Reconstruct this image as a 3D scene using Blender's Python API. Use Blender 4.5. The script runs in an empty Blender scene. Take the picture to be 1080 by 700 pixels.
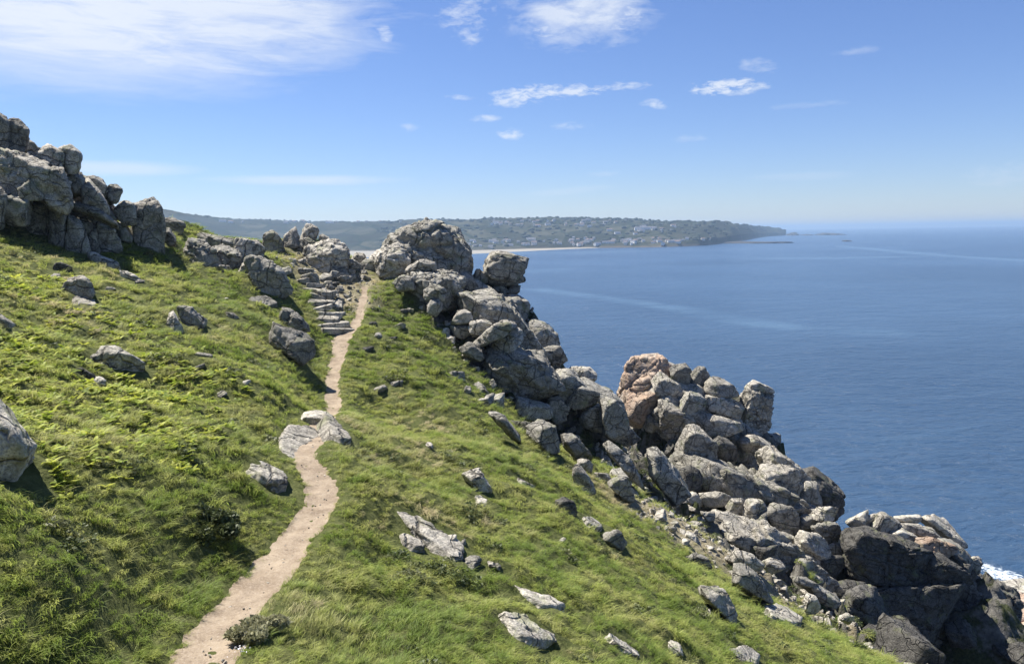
import bpy, math, random
HAZE = 1.2e-4; SKY = .056; CLOUD = .50; SUNE = 5.0; EXPO = 1.0
import numpy as np
from mathutils import Matrix, Vector
random.seed(7)
RNG = np.random.default_rng(11)
SC = bpy.context.scene
COL = SC.collection
F = 786.0; PITCH = math.radians(7.6); ROLL = math.radians(0.95); H = 50.0

# ---------------------------------------------------------------- camera geometry
def rays(px, py):
    dx = (np.asarray(px, float)-540)/F; dy = -(np.asarray(py, float)-350)/F
    ca, sa = math.cos(ROLL), math.sin(ROLL)
    u = dx*ca+dy*sa; v = -dx*sa+dy*ca
    cp, sp = math.cos(PITCH), math.sin(PITCH)
    return np.stack([u, cp+v*sp, -sp+v*cp], -1)
def pt(px, py, Y):
    r = rays(px, py); return r*(np.asarray(Y, float)/r[..., 1])[..., None]

# ---------------------------------------------------------------- noise
def _hash(ix, iy, iz, seed):
    h = (ix.astype(np.int64)*73856093) ^ (iy.astype(np.int64)*19349663) ^ (iz.astype(np.int64)*83492791) ^ (seed*2654435)
    h = (h ^ (h >> 13))*1274126177 & 0x7fffffff
    h = (h ^ (h >> 15))*668265263 & 0x7fffffff
    return h ^ (h >> 11)
_G = np.random.default_rng(3).normal(size=(1024, 3)); _G /= np.linalg.norm(_G, axis=1)[:, None]
def noise(p, seed=0):
    p = np.asarray(p, float); i = np.floor(p).astype(np.int64); f = p-i
    u = f*f*f*(f*(f*6-15)+10); out = 0
    for dx in (0, 1):
        wx = u[..., 0] if dx else 1-u[..., 0]
        for dy in (0, 1):
            wy = u[..., 1] if dy else 1-u[..., 1]
            for dz in (0, 1):
                wz = u[..., 2] if dz else 1-u[..., 2]
                g = _G[_hash(i[..., 0]+dx, i[..., 1]+dy, i[..., 2]+dz, seed) & 1023]
                d = f-np.array([dx, dy, dz])
                out = out+wx*wy*wz*(g*d).sum(-1)
    return out*1.6
def fbm(p, o=3, seed=0):
    a = 1.0; s = 0
    for k in range(o):
        s = s+a*noise(p*(2.03**k), seed+k*17); a *= .5
    return s
def worley(p, seed=0):
    i = np.floor(p).astype(np.int64); n = len(p)
    f1 = np.full(n, 9.0); f2 = np.full(n, 9.0); cid = np.zeros(n, np.int64); vec = np.zeros((n, 3))
    for dx in (-1, 0, 1):
        for dy in (-1, 0, 1):
            for dz in (-1, 0, 1):
                c = i+np.array([dx, dy, dz]); h = _hash(c[:, 0], c[:, 1], c[:, 2], seed)
                q = c+np.stack([(h & 255)/255., ((h >> 8) & 255)/255., ((h >> 16) & 255)/255.], -1)
                d = np.sqrt(((p-q)**2).sum(-1))
                m = d < f1
                f2 = np.where(m, f1, np.minimum(f2, d)); cid = np.where(m, h, cid); f1 = np.where(m, d, f1); vec = np.where(m[:, None], p-q, vec)
    return f1, f2, (cid % 997)/997., vec
def n2(x, y, s, o=3, seed=0):
    return fbm(np.stack([x/s, y/s, np.full_like(x, seed*3.7)], -1), o, seed)

# ---------------------------------------------------------------- object helpers
def tag(o, label=None, cat=None, group=None, kind=None):
    for k, v in (('label', label), ('category', cat), ('group', group), ('kind', kind)):
        if v: o[k] = v
    return o
def mesh_np(name, V, faces, mats=(), smooth=True, link=True, parent=None, mi=None):
    me = bpy.data.meshes.new(name)
    V = np.asarray(V, np.float32); faces = np.asarray(faces, np.int32); n, k = faces.shape
    me.vertices.add(len(V)); me.vertices.foreach_set('co', V.ravel())
    me.loops.add(n*k); me.loops.foreach_set('vertex_index', faces.ravel())
    me.polygons.add(n); me.polygons.foreach_set('loop_start', np.arange(n, dtype=np.int32)*k)
    me.polygons.foreach_set('loop_total', np.full(n, k, np.int32))
    for m in mats: me.materials.append(m)
    if mi is not None: me.polygons.foreach_set('material_index', np.asarray(mi, np.int32))
    me.polygons.foreach_set('use_smooth', np.full(n, smooth))
    me.update(calc_edges=True); me.validate()
    o = bpy.data.objects.new(name, me)
    if link: COL.objects.link(o)
    if parent: o.parent = parent
    return o
def attr(o, name, vals, typ='FLOAT'):
    a = o.data.attributes.new(name, typ, 'POINT')
    a.data.foreach_set('vector' if typ == 'FLOAT_VECTOR' else 'value', np.asarray(vals).ravel())
def grid_faces(nx, ny):
    i = np.arange(nx-1)[None, :]+np.arange(ny-1)[:, None]*nx; i = i.ravel()
    return np.stack([i, i+1, i+nx+1, i+nx], -1)

# ---------------------------------------------------------------- materials
def mat(name):
    m = bpy.data.materials.new(name); m.use_nodes = True; nt = m.node_tree; nt.nodes.clear(); return m, nt
class NT:
    def __init__(s, nt): s.nt = nt
    def n(s, typ, ins=None, **kw):
        nd = s.nt.nodes.new(typ)
        for k, v in kw.items(): setattr(nd, k, v)
        for k, v in (ins or {}).items():
            if isinstance(v, bpy.types.NodeSocket): s.nt.links.new(v, nd.inputs[k])
            else: nd.inputs[k].default_value = v
        return nd
    def math(s, op, a, b=0.0, c=0.0, clamp=False):
        return s.n('ShaderNodeMath', {0: a, 1: b, 2: c}, operation=op, use_clamp=clamp).outputs[0]
    def noise(s, vec, scale, detail=4, rough=.55, dist=0):
        return s.n('ShaderNodeTexNoise', {'Vector': vec, 'Scale': scale, 'Detail': detail, 'Roughness': rough, 'Distortion': dist}).outputs[0]
    def ramp(s, f, a, b):
        return s.n('ShaderNodeMapRange', {0: f, 1: a, 2: b, 3: 0., 4: 1.}, clamp=True).outputs[0]
    def mix(s, f, a, b, blend='MIX'):
        nd = s.nt.nodes.new('ShaderNodeMix'); nd.data_type = 'RGBA'; nd.blend_type = blend
        for sock, v in ((nd.inputs[0], f), (nd.inputs[6], a), (nd.inputs[7], b)):
            if isinstance(v, bpy.types.NodeSocket): s.nt.links.new(v, sock)
            else: sock.default_value = v if not isinstance(v, tuple) or len(v) == 4 else (*v, 1)
        return nd.outputs[2]
    def out(s, sh, vol=None):
        o = s.n('ShaderNodeOutputMaterial')
        if sh is not None: s.nt.links.new(sh, o.inputs[0])
        if vol is not None: s.nt.links.new(vol, o.inputs[1])
    def scaled(s, vec, v):
        return s.n('ShaderNodeVectorMath', {0: vec, 1: v}, operation='MULTIPLY').outputs[0]

def granite(name, dark, lightc, lichen, lich_amt, stain=None):
    m, nt = mat(name); t = NT(nt)
    g = t.n('ShaderNodeNewGeometry'); P = g.outputs['Position']
    oi = t.n('ShaderNodeObjectInfo').outputs['Random']
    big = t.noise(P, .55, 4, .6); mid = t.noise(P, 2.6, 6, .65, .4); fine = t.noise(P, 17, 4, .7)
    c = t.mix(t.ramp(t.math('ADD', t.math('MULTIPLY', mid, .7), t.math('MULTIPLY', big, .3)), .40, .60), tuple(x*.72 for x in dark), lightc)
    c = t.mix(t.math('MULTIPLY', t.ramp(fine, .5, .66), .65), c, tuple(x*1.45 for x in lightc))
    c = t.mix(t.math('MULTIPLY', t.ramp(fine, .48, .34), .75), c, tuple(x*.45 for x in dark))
    # lichens: crusts with an outline of their own
    vor = t.n('ShaderNodeTexVoronoi', {'Vector': P, 'Scale': 3.1}, feature='SMOOTH_F1').outputs[0]
    lm = t.math('MULTIPLY', t.ramp(t.noise(P, 1.7, 7, .72, .6), .60-lich_amt, .72-lich_amt), t.ramp(t.noise(P, 9, 5, .7), .35, .6))
    c = t.mix(t.math('MULTIPLY', lm, .7), c, lichen)
    ml = t.math('MULTIPLY', t.ramp(t.noise(P, .9, 6, .7), .54, .66), .6)
    c = t.mix(ml, c, (.17, .185, .08))                              # grey green moss patches
    dk = t.math('MULTIPLY', t.ramp(t.noise(t.scaled(P, (1, 1, .35)), 1.3, 6, .7), .6, .74), .6)
    c = t.mix(dk, c, tuple(x*.4 for x in dark))                     # black weather streaks
    if stain:
        z = t.ramp(t.noise(t.scaled(P, (1, 1, .5)), .45, 5, .65, .5), .38, .58)
        c = t.mix(t.math('MULTIPLY', z, .7), c, stain)
    v = t.n('ShaderNodeHueSaturation', {'Value': t.n('ShaderNodeMapRange', {0: oi, 1: 0., 2: 1., 3: .8, 4: 1.2}).outputs[0], 'Color': c}).outputs[0]
    crack = t.n('ShaderNodeTexVoronoi', {'Vector': t.n('ShaderNodeVectorMath', {0: t.scaled(P, (1, 1, 1.6)), 1: t.n('ShaderNodeTexNoise', {'Vector': P, 'Scale': 1.2, 'Detail': 3.}).outputs[1]}, operation='ADD').outputs[0], 'Scale': .75}, feature='DISTANCE_TO_EDGE').outputs[0]
    ck = t.ramp(crack, .0, .035)
    v = t.mix(t.math('MULTIPLY', t.math('SUBTRACT', 1., ck), .45), v, tuple(x*.3 for x in dark))
    wp = t.n('ShaderNodeVectorMath', {0: P, 1: t.scaled(t.n('ShaderNodeTexNoise', {'Vector': P, 'Scale': .8, 'Detail': 5., 'Roughness': .6}).outputs[1], (.75, .75, .75))}, operation='ADD').outputs[0]
    for jv, sp, sd in (((.34, -.22, .92), 1.5, 0.), ((.93, .26, -.27), 1.9, 3.), ((-.28, .93, .2), 2.3, 7.)):
        dt = t.n('ShaderNodeVectorMath', {0: wp, 1: jv}, operation='DOT_PRODUCT').outputs[1]
        ln = t.math('ABSOLUTE', t.math('SUBTRACT', t.math('FRACT', t.math('MULTIPLY', dt, 1/sp)), .5))
        gate = t.ramp(t.noise(t.n('ShaderNodeVectorMath', {0: P, 1: (sd, sd, sd)}, operation='ADD').outputs[0], .7, 2), .44, .52)
        jl = t.math('MULTIPLY', t.ramp(ln, .026, .006), gate)
        ck = t.math('MULTIPLY', ck, t.math('SUBTRACT', 1., jl))
        v = t.mix(t.math('MULTIPLY', jl, .8), v, tuple(x*.22 for x in dark))
    hgt = t.math('ADD', t.math('MULTIPLY', mid, .5), t.math('ADD', t.math('MULTIPLY', fine, .16), t.math('MULTIPLY', ck, .45)))
    hgt = t.math('ADD', hgt, t.math('MULTIPLY', t.noise(P, 6, 5, .7), .3))
    bmp = t.n('ShaderNodeBump', {'Strength': .9, 'Distance': .22, 'Height': hgt}).outputs[0]
    b = t.n('ShaderNodeBsdfPrincipled', {'Base Color': v, 'Roughness': .88, 'Specular IOR Level': .25, 'Normal': bmp})
    t.out(b.outputs[0]); return m
M_ROCK = {
 'g': granite('granite_grey', (.18, .168, .14), (.36, .34, .29), (.56, .53, .43), .05),
 'p': granite('granite_pale', (.24, .22, .185), (.48, .445, .375), (.66, .62, .5), .06),
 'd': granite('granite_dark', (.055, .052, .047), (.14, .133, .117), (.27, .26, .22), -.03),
 'o': granite('granite_orange', (.20, .16, .125), (.44, .38, .31), (.55, .51, .44), -.02, (.46, .31, .21)),
}
ROCK_TEXT = '''
boulder|g|41|.8|9|c|tall grey boulder cut off by the left frame edge on the highest tor|-14,122 -4,119 9,124 13,130 12,164 -14,166
boulder|g|41.2|.8|9|c|rounded grey boulder on the highest tor beside the one cut off by the frame|12,127 22,127 30,136 31,150 27,163 14,166
boulder|p|41|.8|14||angular grey boulder with a peaked top leaning on the tilted cube boulder of the tor|38,161 53,151 62,157 68,168 66,176 50,173 40,166
boulder|p|41.4|.8|16||tilted cube shaped grey boulder perched highest on the tor skyline right of the summit block|60,157 74,152 84,160 88,171 84,178 68,182 63,170
rock_outcrop|p|40.5|.9|8|cb|broad grey bedrock under the summit boulders of the left tor|-14,164 20,163 50,170 59,186 55,204 20,208 -14,206
rock_outcrop|p|40|.8|7|cb|big domed grey rock face in the middle of the left tor|36,178 60,174 71,184 77,200 75,224 60,230 46,212 36,196
boulder|g|38.5|.7|12|c|square grey block at the foot of the left tor under the grassy ledge|7,210 20,207 30,210 29,238 10,238
boulder|g|38.8|.7|10|c|upright grey block with a rounded corner at the foot of the left tor|29,210 40,207 50,212 49,243 38,248 26,242
boulder|g|39.3|.7|9|cb|tall cracked grey buttress at the tor foot above the yellow green slope|50,212 62,211 72,222 70,242 65,256 46,250
boulder|g|39.8|.7|8|c|narrow grey buttress with a curved ridge at the right of the tor foot|70,222 80,225 89,240 93,259 80,264 66,256
boulder|g|38.3|.8|10||grey block at the tor foot cut off by the left frame edge|-22,196 0,197 6,206 5,238 -22,242
boulder|g|39|.7|12||triangular grey rock over the green ledge on the left tor|16,200 30,186 40,197 50,209 30,211 18,209
boulder|g|42|.9|9||dark recessed boulder beneath the tilted cube boulder on the tor|71,180 84,183 89,192 85,207 76,207 69,192
boulder|p|42|.8|11|c|large smooth grey boulder leaning right of the tor's middle dome|84,196 92,188 104,198 112,210 118,226 110,231 94,220 84,212
boulder|g|43.5|.8|12||flat topped grey boulder on the skyline behind the leaning boulder|90,188 102,187 112,194 115,200 108,207 94,200
boulder|g|44|.8|13||diamond shaped grey boulder balanced on the skyline|112,200 118,195 124,194 131,204 126,213 120,217 111,209
boulder|g|44.5|.8|12||small peaked boulder tucked behind the big upright boulder|123,217 133,210 141,217 140,234 130,236 123,227
boulder|p|45|.75|9|cs|big upright egg shaped grey boulder standing alone on the grass right of the tor|137,215 148,207 163,205 170,213 174,229 171,257 158,255 143,248 136,233
slab_rock|g|41.5|.6|12||long tilted grey slab sloping down to the right below the leaning boulder|77,210 92,214 110,223 123,235 125,243 112,238 92,228 77,220
boulder|g|42|.7|8|cb|rough dark grey rock under the long tilted slab of the tor|94,228 110,232 122,244 128,259 115,264 98,258
boulder|g|40.8|.7|9|c|slanting grey rib at the right foot of the tor|80,222 90,226 101,238 106,259 97,264 84,257 79,240
boulder|g|57|.8|13||flat topped pale green pedestal boulder on the skyline behind the upright boulder|171,229 180,227 193,231 195,235 188,245 174,244
boulder|g|48|.8|10||dark low boulder against the right side of the big upright boulder|171,239 177,237 185,248 185,256 171,256
boulder|g|45.5|.8|10||low stepped rock on the grass left of the big upright boulder|122,231 132,234 141,245 139,253 125,250
boulder|g|49.5|.8|9|cb|rough humped boulder with pale facets on the ridge between upright boulder and flat slab|190,263 193,252 203,248 216,251 227,263 230,273 218,278 200,278
slab_rock|g|58|.8|12||dark flat topped slab on the ridge skyline below the far hill|209,246 216,242 230,245 247,248 250,257 235,259 213,254
boulder|p|54|.8|12||small pale boulder in front of the dark flat slab|225,252 236,248 242,253 241,260 228,259
rock_outcrop|g|51|.8|7|cb|rough sloping grey outcrop left of the big square ridge block|222,258 240,255 254,264 259,278 240,283 222,279
boulder|p|50|.8|16|s|big square edged pale block with a flat tilted top on the ridge|246,254 252,249 272,251 280,259 273,270 258,270 245,264
slab_rock|g|46|.7|9|cs|long dark lichen spotted slab sloping right below the square ridge block|256,268 268,265 284,269 297,283 305,296 300,301 284,299 265,287
boulder|g|55|.8|11|s|dark pyramid shaped boulder on the skyline above the slabs|274,250 281,241 288,239 296,248 300,259 290,265 277,260
boulder|p|56|.7|14||pointed pale triangular boulder leaning right beside the dark pyramid boulder|296,254 303,240 311,234 316,246 319,257 308,259 299,258
boulder|p|57.5|.8|8||round mossy pale boulder on top of the skyline group right of the pointed boulder|317,248 321,238 329,236 337,243 336,251 326,254 317,253
boulder|g|55.5|.8|9||grey boulder under the round mossy one|312,260 317,250 326,248 335,253 333,263 320,265
boulder|g|57|.8|9||small dark boulder at the right end of the skyline group|335,251 341,247 347,250 348,257 338,258
rock_outcrop|p|56|.9|7|cb|wide pale domed outcrop above the stone steps|320,268 328,259 340,254 355,257 366,263 373,273 368,281 345,284 325,281
boulder|p|58|.8|10||pale boulder in the saddle gap in front of the distant beach|370,274 375,267 383,268 387,275 379,280
boulder|g|57|.8|10||grey boulder at the left foot of the domed tor|380,280 388,273 398,275 400,284 386,288
boulder|g|39|.8|8|cs|big dark grey boulder with a rounded back on the grass left of the path|275,344 284,337 300,340 317,345 327,356 330,366 319,372 300,369 284,359
boulder|g|41|.7|11|s|tilted slab boulder right behind the big dark boulder left of the path|294,323 305,323 320,332 324,342 315,347 300,344 295,334
slab_rock|g|g|.6|10|F|low flat rock sunk in the grass above the big dark boulder|261,313 275,312 292,318 295,324 280,325 266,320
boulder|g|g|.8|10|s|dark boulder of the pair on the middle of the left slope|187,323 196,321 207,325 216,337 215,343 203,342 189,336
boulder|p|g|.8|10||pale pointed boulder beside the dark one on the left slope|176,331 182,326 188,334 192,345 184,349 177,342
boulder|p|g|.7|10||small pale stone lying in the grass left of the low flat rock|237,328 245,328 251,334 243,336
boulder|p|g|.8|9|s|pale weathered rock with a steep face on the upper left slope|65,307 74,289 86,286 97,294 101,304 92,316 76,314
slab_rock|p|g|.6|9|F|pale flat slab in front of the weathered rock on the upper left slope|74,314 90,313 104,321 103,327 80,323
boulder|d|g|.8|9||dark low rock above the weathered pale rock on the left slope|57,279 66,275 76,280 75,288 62,288
slab_rock|p|g|.5|9||narrow pale slab running down to the right just under the left tor|91,262 105,265 125,275 127,282 110,279 93,270
slab_rock|p|g|.5|9||short pale slab below the narrow one under the left tor|126,283 136,284 149,293 140,296 127,290
boulder|g|g|.8|7|s|smooth humped grey boulder among the yellow green bracken on the left slope|97,368 108,361 125,361 140,369 151,381 149,391 134,390 116,382 100,375
boulder|p|g|.8|8||little pale stone below the humped boulder in the bracken|94,399 102,394 111,399 107,405 96,405
boulder|d|g|.8|9||small dark rock half buried left of the little pale stone|78,388 87,386 99,393 97,400 83,397
boulder|g|g|.8|10||grey rock on the left frame edge halfway up the bracken slope|-12,330 0,330 9,336 12,344 0,346 -14,345
boulder|p|13.5|.8|9|s|large grey boulder cut off by the left frame edge beside the bracken|-34,404 0,413 17,432 30,449 39,467 35,483 14,496 -10,500 -38,494
slab_rock|p|g|.6|8|s F|pale flat rock lying in the grass left of the path bend|256,487 268,485 290,493 305,504 307,515 292,515 272,506 258,497
slab_rock|p|g|.8|10|s F|pale flat slab lying across the path|289,459 298,452 318,453 336,458 343,470 336,481 308,484 292,476
boulder|p|g|.8|9|s|pale rounded boulder behind the slab that crosses the path|309,447 320,434 332,430 343,433 352,444 350,451 330,453 314,451
slab_rock|p|g|.6|9|s F|low ridge rock running down right from the path boulder under dry grass|338,432 352,440 370,461 373,470 360,470 344,462
slab_rock|p|g|.4|9|cs F|long pale ridge rock with a dark blunt end on the slope right of the path|402,531 412,531 430,541 452,551 475,558 490,570 497,586 490,594 476,591 455,576 430,561 406,546
slab_rock|p|g|.6|9|F|pale rock below the long ridge rock, partly covered by dry grass|417,564 430,564 444,572 450,583 436,582 421,574
boulder|p|g|.9|14|s|small blocky stone with a white left face alone on the right slope|488,497 497,493 506,492 512,502 518,513 516,520 503,520 494,511 489,504
slab_rock|p|g|.7|10|F|small flat pale stone below the blocky stone on the right slope|498,524 505,523 515,531 513,536 502,532
slab_rock|p|g|.7|10|F|flat pale stone right of the blocky stone on the right slope|542,504 552,507 564,511 565,516 550,515 543,509
boulder|g|45|.85|8|s|big smooth rounded boulder on the grass below the first crag|555,453 562,444 572,442 584,449 589,461 591,475 580,478 566,474 556,465
boulder|g|44|.5|9||dark tilted fin of rock left of the smooth rounded boulder below the crag|513,436 524,434 533,439 541,449 549,461 551,471 540,467 527,450 516,441
slab_rock|g|46|.5|10|s|long grey slab sloping right from the smooth rounded boulder|591,457 602,456 613,467 623,481 622,489 605,483 595,470
boulder|p|42|.8|10||grey rock with a pale top at the cliff edge under the long slab|604,494 612,490 619,499 627,511 629,519 616,519 605,508
boulder|p|42.5|.8|13||white angular stone standing above the pale topped rock at the cliff edge|609,485 618,484 625,490 623,499 612,494
slab_rock|p|41|.8|10||flat pale stone at the cliff edge right of the white angular stone|627,498 640,499 644,505 632,507
boulder|g|41|.8|10|s|pale humped boulder at the cliff edge above the bare strip|640,507 650,503 661,506 668,516 667,530 657,528 645,517
boulder|d|g|.8|11||dark stone with a pale cap in the middle of the right slope|585,528 594,522 603,528 607,535 604,544 595,543 588,534
boulder|g|g|.8|9||speckled dark rock at the lower end of a broken line of rocks|635,563 644,556 653,558 661,571 656,579 644,577 637,570
slab_rock|g|g|.6|9|F|low broken rock in the grass left of the speckled dark rock|611,546 622,545 632,551 637,560 628,561 616,553
slab_rock|p|g|.3|9|s F|long narrow white slab in the lower middle of the right slope|536,613 543,613 560,623 580,633 598,641 601,647 588,650 570,643 550,629
slab_rock|p|g|.4|8|cs F|broad pinkish pale slab below the long white slab on the right slope|522,648 536,644 552,649 568,659 586,673 590,682 572,682 556,680 540,672 526,660
slab_rock|p|g|.4|9|F|pale narrow slab near the bottom edge of the right slope|633,671 642,670 658,679 676,689 675,697 660,693 643,683
boulder|p|g|.9|12|s|stubby stone with a pale cap over a dark streaked face on the right slope|737,616 748,613 758,615 766,627 771,643 767,652 756,649 748,634 739,626
boulder|g|g|.8|10||dark pointed rock in the grass above the stubby capped stone|724,584 735,580 743,583 750,596 746,603 734,597 726,591
slab_rock|p|g|.5|10|F|pale slab at the bottom edge of the right slope below the stubby stone|762,685 775,681 790,687 803,696 801,703 784,700
boulder|g|33|.7|10|s|large grey tilted boulder in the grass at the cliff edge, its smooth side facing left|773,597 783,595 797,603 809,619 815,631 806,635 790,628 776,621 773,607
boulder|p|35|.8|9||pale broad rock just behind the large tilted boulder at the cliff edge|765,590 772,582 784,582 798,587 807,597 797,603 780,599
boulder|p|32.5|.8|12||small white pointed stone at the cliff edge above the dark crag|847,633 852,626 860,629 865,640 859,647 850,644
slab_rock|p|g|.4|9|F|long low pale slab in the grass left of the white pointed stone|803,638 815,638 835,647 849,656 847,661 830,657 812,648
boulder|p|31.5|.8|11||little bright stone on the grass edge above the dark crag|886,650 893,646 900,650 898,657 888,656
slab_rock|p|g|.5|9|F|pale rock strip at the lowest part of the grass edge|903,655 918,654 935,662 946,672 930,673 913,667
rock_outcrop|g|60|.75|8|cbS|huge smooth dome of the main tor in the centre skyline|396,272 404,262 416,248 430,240 448,234 466,237 478,242 488,252 495,267 492,286 484,296 455,296 415,284
slab_rock|g|58|.5|8|s|curved cap slab lying over the top of the main dome|404,260 415,247 436,236 450,232 466,234 471,240 455,243 430,249 412,256
rock_outcrop|p|56.5|.8|7|cbs|pale left shoulder of the main dome above the grass|393,272 402,262 416,258 430,265 439,275 430,292 412,293 397,286
slab_rock|p|53.5|.7|10|s|overhanging lip shaped slab jutting out in front of the main dome|428,284 436,277 450,274 458,277 460,283 448,286 434,288
rock_outcrop|g|54|.8|7|cbS|mossy rounded outcrop beneath the lip slab of the main tor|430,292 445,285 465,285 478,288 488,297 487,310 478,324 460,332 444,322 432,308
boulder|g|50.5|.8|9|s|rounded boulder set like a face in the mossy outcrop|448,306 456,300 464,301 470,309 468,317 456,316 448,313
boulder|g|50|.8|9||lower rounded boulder under the face boulder at the grass edge|451,318 458,315 465,317 467,326 460,334 452,329
boulder|g|52|.8|10||dark grey block left of the mossy outcrop|416,297 425,290 437,294 441,307 428,309
boulder|g|58|.8|9||dark rock filling the gap between main tor and stacked pillar|483,288 494,287 501,295 505,308 494,315 483,308
boulder|g|61|.8|9||small bulge on the right side of the main dome|487,262 494,261 498,266 494,275 487,277
boulder|p|60|.9|13|s|big flat topped block on top of the stacked pillar|506,285 511,270 518,266 530,266 545,270 556,275 555,283 549,292 535,292 518,289
slab_rock|g|60|.9|10|s|long middle layer of the stacked pillar|512,290 530,290 546,292 550,299 545,302 530,304 513,302
boulder|g|59.3|.9|9||small rounded rock at the left of the pillar's middle layer|498,289 506,284 514,289 515,297 508,299 500,295
boulder|g|60.5|.9|9||small rounded rock at the right end of the pillar's middle layer|544,292 552,290 554,297 547,300
slab_rock|g|59.8|.9|10||left bottom layer of the stacked pillar|516,303 534,302 537,309 534,312 519,311
slab_rock|g|60|.9|10||right bottom layer of the stacked pillar|536,302 545,299 550,303 549,308 540,311 536,309
boulder|g|58.5|.9|9|s|sloping rock leading from the main tor to the pillar base|495,294 506,298 520,306 527,312 512,312 499,306
boulder|g|57.5|.8|8|s|large round boulder behind the crag below the pillar|524,310 540,308 550,313 556,324 555,337 550,344 540,334 528,322
rock_outcrop|g|53.5|.8|9|cS|great brown sloping block with a straight right edge below the pillar|484,328 490,312 505,308 524,310 537,320 549,336 561,354 572,370 556,373 530,371 500,354 485,340
boulder|p|49.5|.8|9||speckled round boulder at the left foot of the brown block|476,340 482,330 490,326 498,332 499,341 488,344 477,343
boulder|g|49.5|.8|9||lower half of the split round boulder at the left foot of the brown block|475,345 486,343 497,343 498,351 490,358 479,355
boulder|p|49|.8|8|s|pale egg shaped boulder beside the propped slabs|494,347 500,339 510,337 519,341 516,349 505,355 496,354
slab_rock|p|48.3|.6|10|s|long pale propped slab pointing up to the right|500,360 508,352 525,342 538,335 545,338 546,344 536,351 520,361 506,366
slab_rock|p|48.6|.6|9|s|shorter propped slab lying under the long pale one|519,365 530,353 542,345 550,346 551,355 543,363 532,372 523,369
rock_outcrop|g|49.5|.8|7|cS|massive smooth dark rock face below the propped slabs|506,384 510,373 530,367 560,368 573,373 583,388 587,399 585,411 575,420 557,423 533,414 512,402
boulder|g|47.5|.8|9|c|rough grey rock left of the massive smooth face|485,367 496,361 507,366 511,377 502,382 489,376
boulder|g|56.5|.8|9|c|dark rounded boulder against the sea right of the brown block|555,343 563,338 574,341 585,350 589,363 580,372 570,370 561,359
slab_rock|g|57|.8|9||thin cap stone on the dark rounded boulder against the sea|552,341 560,337 570,339 573,343 562,346
boulder|g|54|.8|9||grey boulder on the sea edge just under the dark rounded one|570,369 582,365 592,367 599,380 590,386 577,381
boulder|g|50.5|.8|10|s|blunt smooth boulder right of the massive face|584,397 592,389 603,389 613,400 618,410 608,418 594,420 585,411
boulder|p|55|.8|9|s|mossy boulder jutting out against the sea|601,389 614,386 625,388 628,394 625,404 616,404 605,395
boulder|g|50|.8|9||low grey boulder beneath the blunt smooth one|597,419 608,414 620,406 631,414 629,425 615,428 599,427
boulder|g|53.5|.8|8|c|long backed rock on the sea edge below the mossy boulder|607,401 622,403 640,411 651,424 657,437 640,430 624,414
boulder|g|49.5|.8|11|s|tall smooth leaning block at the lower end of the first crag|632,425 640,419 651,428 661,448 660,458 648,465 637,458 633,441
boulder|g|50.5|.8|9||dark block behind the tall leaning block of the first crag|611,441 622,430 632,424 636,440 633,457 618,453
boulder|g|47|.8|8|c|low rounded rock at the grass below the massive smooth face|541,423 556,420 572,424 581,433 577,442 560,443 545,436
boulder|g|49.5|.8|9||shaded rock wedged under the blunt smooth boulder|574,421 590,417 599,427 596,443 584,446 575,434
boulder|g|52|.8|10||angular rock at the notch between the two crags|654,441 664,451 675,462 662,468 650,462
slab_rock|g|45|.5|11|s|thin upright fin of rock in the green gully|633,465 646,467 660,477 669,491 679,513 673,519 661,505 649,488 637,476
boulder|g|49|.8|12|s|big dark wedge with a straight pale ridge in the gully|684,477 694,473 705,486 717,500 724,511 720,529 708,529 693,512 685,494
rock_outcrop|o|73|.8|8|cS|orange stained rock nose with the sea behind it|654,415 656,402 663,388 676,378 690,378 700,388 701,400 692,414 684,428 674,438 660,441 657,430
rock_outcrop|o|71|.8|8|cs|lower orange rock face beneath the orange nose|657,434 668,424 684,412 693,405 702,414 698,430 686,443 674,452 661,446
boulder|p|74|.8|9|c|pale flattish rock on top of the orange nose|676,379 690,376 704,381 713,388 707,397 692,394
boulder|g|71|.9|13|s|dark upright block standing on the second crag top|706,391 713,385 724,383 729,388 728,403 720,408 709,401
boulder|p|70.3|.8|8|s|round pale boulder left of the upright block on the second crag|688,403 696,396 706,394 717,402 723,413 714,422 700,418 691,411
boulder|g|68.5|.9|11|s|blocky grey boulder in the middle of the second crag|717,421 724,413 735,414 741,422 739,431 730,436 721,429
boulder|g|73|.8|9||grey boulder behind the upright block against the sea|727,396 736,387 747,391 750,403 738,410 729,405
boulder|p|72|.8|8|c|long pale boulder on the seaward crest of the second crag|739,407 752,398 765,401 776,410 778,418 760,420 743,416
boulder|p|71|.8|8|c|pale layered rock under the seaward crest|741,415 756,416 772,420 784,431 778,443 758,439 743,428
rock_outcrop|p|69.5|.9|7|cbs|broad broken rock face in the front of the second crag|692,432 706,420 721,423 737,436 740,449 730,460 710,458 695,448
boulder|g|69.5|.8|9|c|small cracked rock under the orange face|678,446 686,436 695,436 700,448 692,455 680,452
boulder|p|68.5|.8|8|c|flat jointed rock left of the pinnacle foot|732,443 746,436 760,440 778,444 782,454 764,460 742,458
boulder|p|73|.9|11||square cap block of the rock pinnacle|785,409 790,403 797,401 805,404 813,408 814,416 804,418 791,415
rock_outcrop|p|73|.8|8|cbS|tall rock pinnacle standing against the sea|782,416 790,410 804,412 814,414 813,428 811,444 804,458 792,460 784,446 780,428
boulder|p|73|.8|9||narrow flake on the right side of the pinnacle|805,428 814,434 813,441 807,451 802,446
boulder|g|74|.8|12||dark square block right of the pinnacle foot|802,459 812,456 823,460 824,471 814,476 805,469
boulder|p|69|.8|9||pale boulder at the foot of the pinnacle|775,465 788,459 800,459 813,466 814,475 798,480 783,476
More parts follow.
